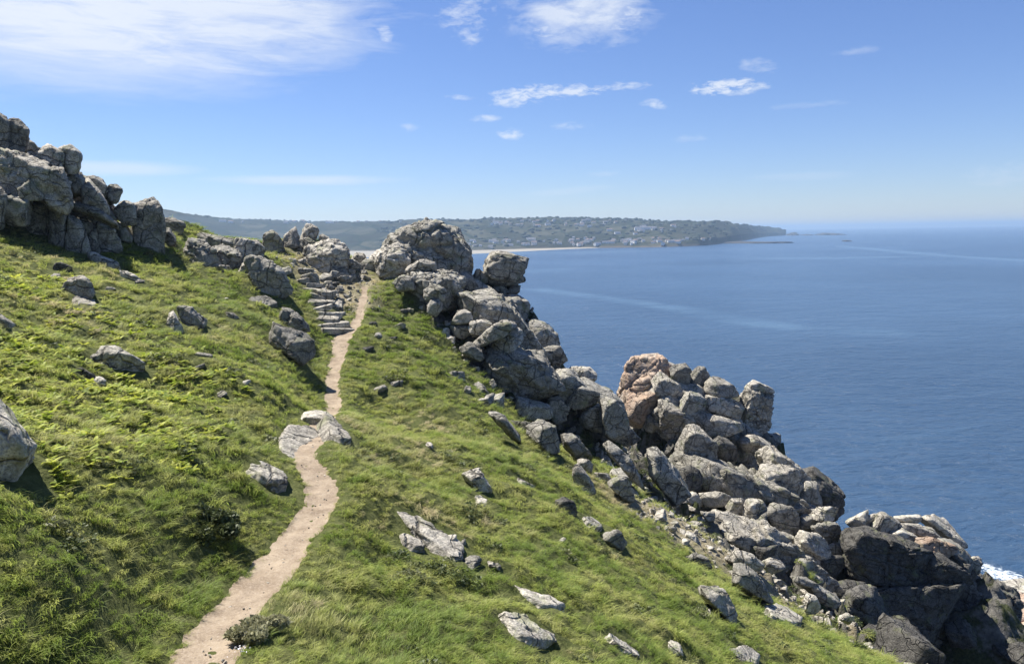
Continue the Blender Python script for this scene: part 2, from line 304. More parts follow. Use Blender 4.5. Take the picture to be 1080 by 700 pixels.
boulder|d|66|.8|9||dark rounded boulder in the hollow below the pinnacle|747,467 758,459 769,464 778,477 775,486 760,484 749,477
boulder|p|63.5|.8|11|cs|big pointed pale boulder between the second crag and the rubble|714,472 723,452 734,449 745,462 754,485 749,494 734,490 720,484
boulder|p|59|.8|9|s|big smooth egg shaped pale boulder in the middle of the rubble|738,497 748,489 760,491 773,502 784,520 779,529 764,523 750,516 740,508
boulder|d|57.5|.8|11||dark cube boulder left of the egg shaped boulder|717,495 728,491 738,497 743,510 739,518 724,516
boulder|g|60|.8|9||dark boulder behind the egg shaped boulder|765,499 778,499 789,507 794,520 789,530 777,525
slab_rock|p|56|.8|9||low pale slab boulder in front of the egg shaped boulder|737,521 752,519 768,523 773,530 760,535 741,534
boulder|p|55|.8|9|s|pale boulder left of the cube edged one at the bottom of the rubble|765,535 772,528 784,526 788,538 781,546 769,543
boulder|p|54.5|.8|14|s|sharp edged cube like boulder with a bright top in the lower rubble|784,537 790,528 799,527 809,542 801,552 787,548
boulder|p|55|.8|10||small grey boulder beside the dark cube boulder's foot|721,521 732,519 741,530 735,538 724,531
rock_outcrop|p|65|.9|8|cbS|large layered rock with parallel tilted joints above the sea|799,480 812,471 827,477 841,489 852,502 846,514 824,504 804,494
boulder|p|62.5|.9|9|cbs|big split boulder beneath the layered rock|798,505 804,492 820,493 839,503 844,513 840,528 828,538 812,534 801,523
rock_outcrop|d|67|.9|8|cS|dark smooth dome dropping to the sea behind the split boulder|846,499 858,494 872,502 885,516 891,533 887,543 870,542 854,533
boulder|g|63|.8|12||grey triangular boulder leaning on the dark dome|842,519 850,508 859,508 865,520 867,536 856,542 843,538
boulder|g|58|.9|8|c|round rough mossy boulder in the lower rubble|807,537 816,531 831,534 840,544 841,557 832,564 817,560 809,550
boulder|g|58.5|.8|9||small round boulder right of the mossy one|841,551 846,543 855,542 859,549 857,558 846,561
boulder|p|58.5|.7|10|s|pale wedge shaped slab perched above the small round boulder|856,541 862,535 876,535 885,535 879,546 866,550 857,548
boulder|g|56.5|.8|8|cb|grey rock under the perched wedge slab|857,555 868,551 881,552 887,560 883,571 872,574 861,564
rock_outcrop|p|54.5|.8|8|cbs|tilted ribbed outcrop in the middle of the lower rubble|837,567 844,560 857,563 869,572 876,588 868,595 852,591 840,580
slab_rock|p|55.5|.8|9||flat pale slab left of the ribbed outcrop|809,565 824,560 838,565 839,575 826,580 811,574
boulder|g|50|.8|9||rounded boulder in the shade below the ribbed outcrop|836,599 842,589 853,590 857,602 848,610 839,608
boulder|d|54|.8|12||dark square block left of the black crag|861,591 872,586 885,585 892,602 881,612 865,610
boulder|g|56|.8|9||small grey boulder at the left shoulder of the black crag|871,577 880,571 890,577 893,585 880,588
slab_rock|g|46|.8|11||thin tilted slab at the grass edge left of the black crag|833,607 848,608 863,616 864,624 846,621
slab_rock|g|46|.8|11||second thin slab below the first at the grass edge|857,613 872,622 886,634 878,639 861,631
boulder|p|42|.8|9||small pale rock on the cliff edge left of the thin slabs|803,593 812,588 823,592 825,601 811,606
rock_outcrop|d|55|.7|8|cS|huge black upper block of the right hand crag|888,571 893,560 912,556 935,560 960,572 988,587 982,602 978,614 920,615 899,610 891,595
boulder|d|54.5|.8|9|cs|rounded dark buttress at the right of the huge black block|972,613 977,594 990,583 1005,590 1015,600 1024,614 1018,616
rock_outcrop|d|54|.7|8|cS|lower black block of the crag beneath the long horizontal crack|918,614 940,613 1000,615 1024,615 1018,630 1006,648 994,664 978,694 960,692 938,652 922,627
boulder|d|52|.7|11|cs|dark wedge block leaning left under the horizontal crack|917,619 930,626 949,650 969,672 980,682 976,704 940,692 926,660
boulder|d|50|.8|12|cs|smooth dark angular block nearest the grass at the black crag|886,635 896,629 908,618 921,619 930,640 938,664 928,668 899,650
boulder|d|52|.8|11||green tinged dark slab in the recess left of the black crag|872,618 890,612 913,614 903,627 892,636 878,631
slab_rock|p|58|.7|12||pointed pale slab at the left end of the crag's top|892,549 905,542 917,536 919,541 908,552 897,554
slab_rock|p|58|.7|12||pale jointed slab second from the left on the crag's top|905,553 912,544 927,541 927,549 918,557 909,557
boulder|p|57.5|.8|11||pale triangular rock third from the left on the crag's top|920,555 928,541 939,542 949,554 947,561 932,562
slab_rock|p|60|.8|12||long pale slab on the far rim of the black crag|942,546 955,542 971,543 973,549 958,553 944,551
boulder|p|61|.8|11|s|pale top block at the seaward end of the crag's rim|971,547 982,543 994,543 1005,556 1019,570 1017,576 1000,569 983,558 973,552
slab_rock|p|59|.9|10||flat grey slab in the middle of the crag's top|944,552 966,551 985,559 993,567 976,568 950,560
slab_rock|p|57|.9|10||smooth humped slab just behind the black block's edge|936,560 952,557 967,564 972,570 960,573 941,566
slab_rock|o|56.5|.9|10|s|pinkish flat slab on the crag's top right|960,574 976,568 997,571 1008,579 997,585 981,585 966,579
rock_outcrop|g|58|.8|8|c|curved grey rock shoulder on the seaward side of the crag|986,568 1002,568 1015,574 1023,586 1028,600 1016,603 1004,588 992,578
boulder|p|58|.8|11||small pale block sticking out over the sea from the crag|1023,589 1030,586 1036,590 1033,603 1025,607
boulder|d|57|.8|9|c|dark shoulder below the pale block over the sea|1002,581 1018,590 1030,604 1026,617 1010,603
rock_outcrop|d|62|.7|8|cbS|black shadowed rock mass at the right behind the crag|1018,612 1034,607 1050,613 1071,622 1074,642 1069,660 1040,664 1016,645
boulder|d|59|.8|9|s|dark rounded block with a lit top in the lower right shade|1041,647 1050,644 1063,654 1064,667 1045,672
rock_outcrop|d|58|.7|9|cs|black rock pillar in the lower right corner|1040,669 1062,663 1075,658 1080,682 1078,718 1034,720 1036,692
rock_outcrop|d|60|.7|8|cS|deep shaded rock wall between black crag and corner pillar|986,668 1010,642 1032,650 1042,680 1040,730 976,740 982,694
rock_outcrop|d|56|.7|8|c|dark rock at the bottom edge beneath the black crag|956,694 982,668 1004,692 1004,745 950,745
rock_outcrop|p|75|.5|9|bcSIJ|jointed pale bedrock that shows between the boulders of the second crag|664,410 680,388 715,393 760,406 785,422 800,455 830,482 850,507 800,520 740,500 690,470 662,440
rock_outcrop|g|62|.4|9|bcSIJ|fractured grey bedrock behind the steep rubble between the two lower crags|705,476 760,482 820,512 875,548 890,580 868,606 800,570 740,530 702,500
rock_outcrop|g|55|.5|9|bcSIJ|jointed grey bedrock behind the boulders of the first crag|500,332 542,336 562,374 598,397 632,412 655,450 620,455 570,432 520,395 494,352
rock_outcrop|p|45|.5|9|bcSIJ|cracked grey bedrock wall filling the gaps of the left tor|-20,150 26,152 60,168 88,192 114,214 122,246 95,253 40,235 -20,230
rock_outcrop|d|59|.5|9|bcSIJ|dark jointed bedrock core inside the black crag|905,564 960,556 1012,578 1034,620 1052,680 1040,740 960,740 924,645
rock_outcrop|p|52|.4|9|bcSIJ|broken pale bedrock steps at the lower edge of the rubble above the grass|748,538 800,547 860,592 900,640 862,624 800,590 752,556
'''
ROCKS = []
for _l in ROCK_TEXT.strip().splitlines():
    a = _l.split('|'); P = np.array([[float(v) for v in q.split(',')] for q in a[7].split()])
    ROCKS.append(dict(name=a[0], mat=a[1], Y='g' if a[2] == 'g' else float(a[2]), tf=float(a[3]), p=float(a[4]), fl=a[5], label=a[6], P=P))
# ---------------------------------------------------------------- terrain: heights from surveyed points
PATH = [(130,820,7.6,.42),(172,760,9.0,.42),(215,699,10.6,.41),(245,657,12.2,.38),(282,614,14,.38),(314,571,15.9,.34),(334,541,17.3,.31),(340,520,18.3,.31),(332,500,19.3,.29),(319,482,20.4,.27),
        (322,470,21.2,.35),(335,458,23.5,.3),(350,446,30,.24),(352,426,33.5,.26),(351,400,37.5,.27),(357,377,41,.3),(361,356,44,.45),(374,343,46,.28),(382,318,50,.2),(385,302,53,.16)]
CP = []
def add(*a):
    for px, py, Y in a: CP.append(pt(px, py, Y))
for a in PATH: add(a[:3])
# left slope
add((930,655,59),(960,670,62),(1000,690,62),(885,625,62),(1040,700,66)); add((384,290,55.5),(379,282,57.5),(0,240,39),(0,290,31),(0,345,23.5),(0,400,18),(0,470,13.7),(0,540,11.3),(0,620,9.6),(0,700,8.4),(100,700,9.2),(100,620,10.8),(100,540,13),(100,470,16.2),(100,400,21.5),(100,340,28.5),(100,290,35.5),(100,266,41.5),
    (200,610,12.2),(220,540,14.6),(200,480,17.3),(200,400,24.5),(200,340,33),(200,300,41),(190,275,48),(280,510,17.4),(260,450,21),(290,400,27.5),(320,400,33),(290,350,38),(270,320,43),(290,295,48),(330,330,46.5),(340,375,40),(325,430,29),
    (160,262,45.5),(250,285,49),(330,285,53.5),(350,268,57))
# slope right of the path
add((280,690,11.2),(300,640,13.2),(380,700,11.6),(380,620,14.2),(400,560,17),(380,500,20.5),(380,450,27),(420,460,28),(400,400,38),(390,350,45),(400,310,52),(420,345,47.5),(440,330,51),
    (480,700,12.2),(480,620,15.6),(480,540,20.5),(480,470,29),(460,400,40),(480,380,46),(540,700,13),(560,640,15.6),(560,560,21.5),(560,500,30),(520,430,42),(560,455,43.5),
    (640,700,15.4),(640,640,18.8),(640,570,25.5),(630,520,35),(600,480,42),(740,700,19.2),(720,640,23),(700,580,31),(690,530,38.5),(800,700,22),(790,640,29),(760,580,36),(860,700,25),(850,660,32),(900,690,29),(940,700,31),(985,712,32),
    (640,490,44),(680,520,43),(720,550,42))
# rubble and gully
add((560,415,49),(600,440,50),(640,460,50),(670,470,56),(700,500,54),(740,540,53),(790,560,52),(840,600,48),(880,620,50),(930,690,50),(960,760,52),(1040,760,60))
for r in ROCKS:
    if r['Y'] == 'g' or 'J' in r['fl'] or "crag's" in r['label'] or 'left tor' in r['label'] or ' tor ' in r['label'] and r['Y'] < 46: continue
    P = r['P']; x0, y0 = P.min(0); x1, y1 = P.max(0)
    s = math.sqrt((x1-x0)*(y1-y0))*r['Y']/F*r['tf']
    if r['Y'] > 45: add((P[:, 0].mean(), y0+(y1-y0)*.82, r['Y']+.45*s))
W = [(-42,40,6),(-38,44,5),(-30,43,2.5),(-22,46,-.5),(0,-10,-1.4),(0,0,-1.75),(-6,2,-2.4),(-12,4,-.5),(-12,-8,2),(6,2,-5.5),(10,0,-8),(8,-12,-6),(20,2,-16),(20,-15,-14),(32,10,-27),(30,-15,-24),(44,20,-42),(48,-10,-42),(-30,0,7),(-30,20,5.5),(-50,20,13),(-60,50,11),(-60,-10,18),
     (-30,60,-4),(-20,70,-13),(-45,75,-3),(-8,70,-12),(-25,85,-26),(-60,90,-8),(0,75,-26),(5,68,-24),(9,64,-25),(-5,90,-42),(-30,110,-42),(20,95,-52),(16,88,-47),(30,92,-50),(42,85,-50),(50,72,-52),(55,60,-52),(48,45,-50),(44,62,-49),(0,115,-54),(40,115,-54),(70,90,-55),(70,40,-55),(70,0,-54),(-60,120,-30),(-20,125,-53),
     (26,36,-25),(34,42,-38),(30,28,-26),(36,30,-34)]
for w in W: CP.append(np.array(w, float))
CP = np.array(CP)
def tps_fit(P, z, lam):
    n = len(P); d = np.sqrt(((P[:, None]-P[None])**2).sum(-1)); K = d*d*np.log(d+1e-9)
    A = np.zeros((n+3, n+3)); A[:n, :n] = K+lam*np.eye(n); A[:n, n] = 1; A[:n, n+1:] = P; A[n, :n] = 1; A[n+1:, :n] = P.T
    return np.linalg.solve(A, np.concatenate([z, np.zeros(3)]))
S = 20.0
CW = tps_fit(CP[:, :2]/S, CP[:, 2], .004)
X0, X1, Y0, Y1 = -72., 76., -24., 128.
cx = np.arange(X0, X1+.01, .8); cy = np.arange(Y0, Y1+.01, .8)
gx, gy = np.meshgrid(cx, cy); Q = np.stack([gx.ravel(), gy.ravel()], -1)/S
cz = np.zeros(len(Q)); PP = CP[:, :2]/S
for k in range(0, len(Q), 4000):
    d = np.sqrt(((Q[k:k+4000, None]-PP[None])**2).sum(-1)); cz[k:k+4000] = (d*d*np.log(d+1e-9))@CW[:len(PP)]+CW[-3]+Q[k:k+4000]@CW[-2:]
cz = np.clip(cz.reshape(gx.shape), -H-4, 30)
def cubic(a, x, y, x0, y0, st):
    fx = np.clip((np.asarray(x)-x0)/st, 1, a.shape[1]-3.001); fy = np.clip((np.asarray(y)-y0)/st, 1, a.shape[0]-3.001)
    ix = fx.astype(int); iy = fy.astype(int); u = fx-ix; v = fy-iy
    def w(t): return [(-t+2*t*t-t**3)/2, (2-5*t*t+3*t**3)/2, (t+4*t*t-3*t**3)/2, (-t*t+t**3)/2]
    wx = w(u); wy = w(v); o = 0
    for j in range(4):
        for i in range(4): o = o+a[iy+j-1, ix+i-1]*wx[i]*wy[j]
    return o
def base_h(x, y): return cubic(cz, x, y, X0, Y0, .8)
# cliff edge: right of it is rock and gully
EDGE = np.array([pt(*a)[:2] for a in ((372,262,62),(392,285,57),(425,305,53),(450,335,50),(480,375,47),(515,412,46),(550,440,46),(600,470,46.5),(645,500,45),(690,530,41),(740,565,39.5),(800,612,36),(850,645,34),(910,668,32.5),(990,712,32),(1060,790,31))])
def seg_dist(x, y, poly):
    x = np.asarray(x, float); y = np.asarray(y, float)
    best = np.full(x.shape, 1e9); side = np.zeros(x.shape); tt = np.zeros(x.shape); 
    for k in range(len(poly)-1):
        a = poly[k]; b = poly[k+1]; d = b-a; L = (d**2).sum()
        t = np.clip(((x-a[0])*d[0]+(y-a[1])*d[1])/L, 0, 1)
        qx = x-a[0]-t*d[0]; qy = y-a[1]-t*d[1]; D = np.hypot(qx, qy)
        m = D < best; best = np.where(m, D, best); side = np.where(m, np.sign(d[0]*qy-d[1]*qx), side); tt = np.where(m, k+t, tt)
    return best, side, tt
def cliff(x, y):
    d, s, _ = seg_dist(x, y, EDGE); d = d*s          # positive = seaward
    back = np.clip((np.asarray(y)-62-.25*np.abs(np.asarray(x)+12))/4, -3, 3)*3
    return np.maximum(d, np.where(np.asarray(x) < 0, back-4, -9))
PXYZ = pt(*np.array(PATH)[:, :3].T); PW = np.array(PATH)[:, 3]*1.1
# smooth the centre line
def dense(P, n=12):
    out = []
    for k in range(len(P)-1):
        p0 = P[max(k-1, 0)]; p1 = P[k]; p2 = P[k+1]; p3 = P[min(k+2, len(P)-1)]
        for t in np.arange(n)/n:
            out.append(.5*((2*p1)+(-p0+p2)*t+(2*p0-5*p1+4*p2-p3)*t*t+(-p0+3*p1-3*p2+p3)*t**3))
    out.append(P[-1]); return np.array(out)
PD = dense(np.column_stack([PXYZ[:, :2], PW]), 8)
pz = base_h(PD[:, 0], PD[:, 1]); 
for _ in range(6): pz[1:-1] = (pz[:-2]+2*pz[1:-1]+pz[2:])/4
pz -= .05
def sm(x): x = np.clip(x, 0, 1); return x*x*(3-2*x)
def height(x, y, full=False):
    x = np.asarray(x, float); y = np.asarray(y, float)
    z = base_h(x, y); c = sm((cliff(x, y)+.5)/3)
    n = .27*n2(x, y, 2.8, 3, 5)+.15*n2(x, y, .9, 2, 9)+.25*n2(x, y, 9, 2, 2)
    # terraces of turf running across the slope
    rock = .9*n2(x, y, 4., 3, 21)
    cm = c > .02
    if cm.any():
        rk_ = rock[cm] if rock.shape else rock; xm, ym = x[cm], y[cm]
        for s_, a_, sd_ in ((2.4, 1.5, 5), (.95, .75, 6)):
            q_ = np.stack([xm/s_+.35*n2(xm, ym, s_*1.4, 2, 60+sd_), ym/s_+.35*n2(xm, ym, s_*1.4, 2, 70+sd_), np.full_like(xm, .5)], -1); f1, f2, cd, vc = worley(q_, sd_)
            ang = cd*40; rk_ = rk_+a_*(.8*(cd-.5)+.9*(vc[:, 0]*np.cos(ang)+vc[:, 1]*np.sin(ang)))*sm((f2-f1)/.15)-.3*a_*np.exp(-((f2-f1)/.08)**2)
        rock = rock.copy(); rock[cm] = rk_
    z0 = z+n*(1-c)+(rock-1.1)*c
    near = (x > -16) & (x < 6) & (y > 6) & (y < 60)
    pd = np.full(x.shape, 9.0); ph = np.zeros(x.shape); pw = np.full(x.shape, .5)
    if near.any():
        d, s, t = seg_dist(x[near], y[near], PD[:, :2]); ti = np.clip(t, 0, len(PD)-1.001); k = ti.astype(int); f = ti-k
        pd[near] = d; ph[near] = pz[k]*(1-f)+pz[k+1]*f; pw[near] = PD[k, 2]*(1-f)+PD[k+1, 2]*f
    e = pd-pw+.055*n2(x, y, .9, 3, 31)
    w = sm((e+.03)/.24); w2 = sm(e/1.6)
    z0 = np.where(pd < 8, (ph+.14*w)*(1-w2)+z0*w2, z0)
    z0 = np.where(e < .15, ph+.14*w, z0)
    if full: return z0, c, e
    return z0
def hit(px, py, lo=7., hi=80.):
    r = rays(px, py); r = r/r[..., 1:2]; t = np.arange(lo, hi, .08)
    z = height(r[0]*t, t); b = (z > r[2]*t)
    k = np.argmax(b)
    if not b[k]: return None
    return np.array([r[0]*t[k], t[k], z[k]])
def hits(px, py, lo=7., hi=85., st=.25):
    r = rays(px, py); r = r/r[..., 1:2]; t = np.arange(lo, hi, st)
    X = r[:, 0:1]*t; Z = height(X, np.broadcast_to(t, X.shape)); b = Z > r[:, 2:3]*t
    k = np.argmax(b, 1); ok = b[np.arange(len(k)), k]
    return ok, np.stack([X[np.arange(len(k)), k], t[k], Z[np.arange(len(k)), k]], -1)
# ---------------------------------------------------------------- rocks: bodies bounded by joint planes, weathered and cracked
import bmesh
_ICO = {}
def ico(s):
    if s not in _ICO:
        bm = bmesh.new(); bmesh.ops.create_icosphere(bm, subdivisions=s, radius=1)
        _ICO[s] = (np.array([v.co[:] for v in bm.verts]), np.array([[v.index for v in f.verts] for f in bm.faces])); bm.free()
    return _ICO[s]
OCC_ST = .15; OX0, OY0 = -45., 4.; OCC = np.zeros((480, 600), bool)
def mark(V):
    hz_ = height(V[:, 0], V[:, 1]); i = ((V[:, 0]-OX0)/OCC_ST).astype(int); j = ((V[:, 1]-OY0)/OCC_ST).astype(int)
    k = (i > 1) & (j > 1) & (i < 598) & (j < 478)
    if not k.any(): return
    i0, j0 = i[k].min()-1, j[k].min()-1; A = np.zeros((j[k].max()-j0+3, i[k].max()-i0+3), bool); B = A.copy()
    for M, m in ((A, k & (V[:, 2] > hz_+.03)), (B, k & (V[:, 2] < hz_+max(.3, .2*np.ptp(V[:, 2]))))):
        for di in (-1, 0, 1):
            for dj in (-1, 0, 1): M[j[m]-j0+dj, i[m]-i0+di] = True
    OCC[j0:j0+A.shape[0], i0:i0+A.shape[1]] |= (A & B)[:480-j0, :600-i0]
JS = [np.array(v)/np.linalg.norm(v) for v in ((.38, -.25, .9), (.9, .25, -.3), (-.28, .93, .12))]
def body(planes, ext, axes, C, R, p, sub, seed, fl, amp=1.0):
    r = np.random.default_rng(seed); D, Fc = ico(sub)
    d = (D*ext)@axes; d /= np.linalg.norm(d, axis=1)[:, None]
    N = np.array([q[0]/np.linalg.norm(q[0]) for q in planes]); h = np.array([max(q[1], .05*R) for q in planes])
    a = np.clip(d@N.T, 0, None)/h
    rad = (a**p).sum(1)**(-1/p)
    V = d*rad[:, None]; o = r.uniform(-50, 50, 3)
    rough = 1.6 if 'b' in fl else .8
    if 's' in fl or 'S' in fl: rough *= .8
    n = .035*R*fbm(V/R*1.3+o, 3, seed & 63)+rough*.028*R*fbm(V/R*4.5+o, 3, seed+5 & 63)+.018*amp*fbm(V*5+o, 2, 3)
    if True:
        sc = 1.25/R if 'b' in fl else .85/R
        q = (V+.18*R*np.stack([noise(V/R*2+o+j*9, 7) for j in range(3)], -1))@axes.T*np.array([1, 1.5, 1])*sc+o
        f1, f2, cid, vc = worley(q, seed & 255); tn = np.stack([np.cos(cid*91), np.sin(cid*57), np.cos(cid*33)], -1)
        n = n+((.08 if 'b' in fl else .05)*R*(cid-.5)+(.10 if 'b' in fl else .09)*R*(vc*tn).sum(1))*sm((f2-f1)/.10)
        w = max(.035, .03*R); g = (f2-f1)/sc
        n = n-(.07*R if 'b' in fl else .035*R)*np.exp(-(g/w)**2)
    n = n-.055*R*(1-np.clip(np.abs(noise(V/R*1.7+o*1.3, 77))*2.2, 0, 1))**4-.03*R*(1-np.clip(np.abs(noise(V/R*4.1-o, 78))*2.2, 0, 1))**4*rough
    for k, J in enumerate(JS):
        sp_ = (.4 if 'J' in fl else 1.)*R*r.uniform(.5, 1.0)*(.8 if 'b' in fl else 1.15)*(1 if k else .8); tj = ((V+C*1.0)@J+.10*R*noise(V/R*1.1+o+k*13, 21))/sp_+r.random()
        ij = np.floor(tj); fj = tj-ij; hj = np.modf(np.abs(np.sin(ij*12.9898+k*4.1+seed)*43758.5))[0]; ed_ = np.minimum(fj, 1-fj)*sp_
        am = R*(.15 if 'b' in fl else .10)*(1-np.abs(d@J))
        am = am*(.5 if 'J' in fl else 1.); n = n+am*(hj-.6)*sm(ed_/max(.05, .05*R))-R*(.05 if 'b' in fl or 'c' in fl else .022)*np.exp(-(ed_/max(.03, .028*R))**2)
    V = V*(1.10 if R > 1.3 and 'I' not in fl else 1.05)+d*n[:, None]
    if 'c' in fl:
        for k in range(r.integers(1, 4) if R > 1.2 else 1):
            nn = axes[0]*r.normal(0, .35)+axes[1]*r.choice([.25, 1.])+axes[2]*r.normal(0, .4)
            if abs(nn@axes[1]) < .5: nn = nn+axes[0]
            nn /= np.linalg.norm(nn); off = r.uniform(-.4, .4)*R
            dist = V@nn-off+.12*R*noise(V/R*1.6+o+k*5, 11); w = max(.04, .025*R)
            V = V-d*(.09*R*np.exp(-(dist/w)**2))[:, None]
    return V+C, Fc
def flat(r, seed):
    # a slab bedded in the turf: its outline laid on the slope, not upright
    P = r['P']; b = hit(P[:, 0].mean(), P[:, 1].mean()); gx_ = (base_h(b[0]+.7, b[1])-base_h(b[0]-.7, b[1]))/1.4; gy_ = (base_h(b[0], b[1]+.7)-base_h(b[0], b[1]-.7))/1.4
    nn = np.array([-gx_, -gy_, 1.]); nn /= np.linalg.norm(nn); rr_ = rays(P[:, 0], P[:, 1]); tt_ = (b@nn)/(rr_@nn); q = rr_*tt_[:, None]; C0 = q.mean(0); q = C0+(q-C0)*.88
    e1 = q[np.argmax(np.linalg.norm(q-C0, axis=1))]-C0; e1 /= np.linalg.norm(e1); e2 = np.cross(nn, e1); ex = np.abs((q-C0)@e1).max(); ey = np.abs((q-C0)@e2).max(); th = min(.8, .35+.25*min(ex, ey))
    g = np.random.default_rng(seed); C = C0+nn*(-th/2+.10+.04*ey); pl = []; n = len(q)
    for i in range(n):
        a, c = q[i]-C0, q[(i+1) % n]-C0; m_ = np.cross(c-a, nn); m_ /= np.linalg.norm(m_)
        if m_@(a+c) < 0: m_ = -m_
        pl.append((m_+nn*g.uniform(.05, .5), (m_@(a+c)/2)*.97))
    pl.append((nn+g.normal(0, .08, 3), th/2)); pl.append((-nn, th/2)); pl.append((nn+e2*.5*g.choice([-1, 1]), th/2+.35*ey)); pl.append((nn+e1*.4*g.choice([-1, 1]), th/2+.3*ex))
    V, Fc = body(pl, np.array([ex, ey, th/2]), np.array([e1, e2, nn]), C, max(.3, min(ex, ey)), 50, 5, seed, r['fl'])
    o = mesh_np(r['name'], V-C, Fc, [M_ROCK[r['mat']]]); o.location = C; tag(o, r['label'], 'rock slab'); mark(V); return o
def traced(r, seed):
    if 'F' in r['fl']: return flat(r, seed)
    P = r['P']; Y = r['Y']; w, hh = P.max(0)-P.min(0); grounded = Y == 'g'
    if Y != 'g' and P[:, 0].mean() < 345 and P[:, 1].max() > 243 and Y > 30 and 'J' not in r['fl']:
        b = hit(P[:, 0].mean(), P[:, 1].max()-1.)
        if b is not None and abs(b[1]-Y) < 14: Y = b[1]+.1*math.sqrt(w*hh)*b[1]/F; grounded = True
    if grounded and Y != 'g': P = P.copy(); P[:, 1] = P[:, 1].min()+(P[:, 1]-P[:, 1].min())*1.12
    if Y == 'g':
        b = hit(P[:, 0].mean(), P[:, 1].max()-.25*hh); Y = b[1]+.15*math.sqrt(w*hh)*b[1]/F
    elif Y < 47:
        b = hit(P[:, 0].mean(), P[:, 1].max()-.1*hh)
        if b is not None and b[1] < Y and 'tor' not in r['label']: Y = b[1]+.1*math.sqrt(w*hh)*b[1]/F
    q = pt(P[:, 0], P[:, 1], Y); q[:, 2] -= (.12*math.sqrt(w*hh)*Y/F if grounded or Y < 24 else 0); C = q.mean(0); dv = C/np.linalg.norm(C)
    rt = np.cross(dv, [0, 0, 1]); rt /= np.linalg.norm(rt); up = np.cross(rt, dv)
    size = math.sqrt(w*hh)*Y/F; th = size*r['tf']*1.55; R = size/2
    g = np.random.default_rng(seed); n = len(q); pl = []
    A = sum(q[i, 0]*q[(i+1) % n, 2]-q[(i+1) % n, 0]*q[i, 2] for i in range(n))
    for i in range(n):
        a, b = q[i], q[(i+1) % n]; nn = np.cross(a, b); nn /= np.linalg.norm(nn); mid = (a+b)/2
        if nn@(mid-C) < 0: nn = -nn
        nn = nn+dv*g.uniform(-.25, .45); nn /= np.linalg.norm(nn); pl.append((nn, nn@(mid-C)*1.0))
    ex = np.abs((q-C)@rt).max(); ey = np.abs((q-C)@up).max()
    def face(nn, k):
        nn = nn/np.linalg.norm(nn); pl.append((nn, k*(abs(nn@dv)*th/2+max(((q-C)@nn).max(), 0))))
    face(dv+g.normal(0, .15)*rt, 1.0)
    face(-dv+g.normal(0, .25)*rt+g.normal(0.1, .15)*up, .95)
    face(-dv*.7+up*.75+rt*g.normal(0, .2), .74)
    face(-dv*.8-rt*g.uniform(.4, .8)+up*g.uniform(0, .3), .78)
    face(-dv*.8+rt*g.uniform(.4, .8)+up*g.uniform(-.3, .3), .78)
    if g.random() < .6 and not grounded: face(-dv-up*g.uniform(.4, .9), .8)
    face(dv*.6+up, .85)
    for J in JS:
        for sg in (-1, 1):
            if g.random() < .75 and not (grounded and sg*J[2] < -.25):
                nn = sg*J+g.normal(0, .1, 3); nn /= np.linalg.norm(nn); sup = max(((q-C)@nn).max(), 0); pl.append((nn, (abs(nn@dv)*th/2*.9+sup)*g.uniform(.66, .9)))
    for k in range(g.integers(0, 3)):
        nn = g.normal(size=3)@np.array([rt, up, dv*.8]); nn /= np.linalg.norm(nn)
        sup = max(((q-C)@nn).max(), 0); pl.append((nn, (abs(nn@dv)*th/2*.9+sup)*g.uniform(.66, .85)))
    sub = 6 if 'S' in r['fl'] else 5 if ('s' in r['fl'] or 'b' in r['fl']) else 4
    V, Fc = body(pl, np.array([ex, ey, th/2]), np.array([rt, up, dv]), C, R, r['p']*6, sub, seed, r['fl'])
    o = mesh_np(r['name'], V-C, Fc, [M_ROCK[r['mat']]]); o.location = C
    tag(o, r['label'], {'boulder': 'boulder', 'slab_rock': 'rock slab', 'rock_outcrop': 'rock outcrop'}[r['name']])
    mark(V); return o
def stone_mesh(seed, s, flat=1.):
    g = np.random.default_rng(seed); pl = []
    ax = np.array([s*g.uniform(.8, 1.3), s*g.uniform(.7, 1.), s*g.uniform(.5, .85)*flat])
    for k in range(3):
        e = np.zeros(3); e[k] = 1
        for sg in (-1, 1): pl.append((sg*e+g.normal(0, .18, 3), ax[k]))
    for k in range(g.integers(2, 5)):
        nn = g.normal(size=3); nn /= np.linalg.norm(nn); pl.append((nn, np.sqrt(((ax*nn)**2).sum())*g.uniform(.66, .9)))
    return body(pl, ax, np.eye(3), np.zeros(3), s, g.uniform(40, 90), 4 if s > .35 else 3, seed, 'c' if s > .5 else '')
for i, r in enumerate(ROCKS): traced(r, 100+i)

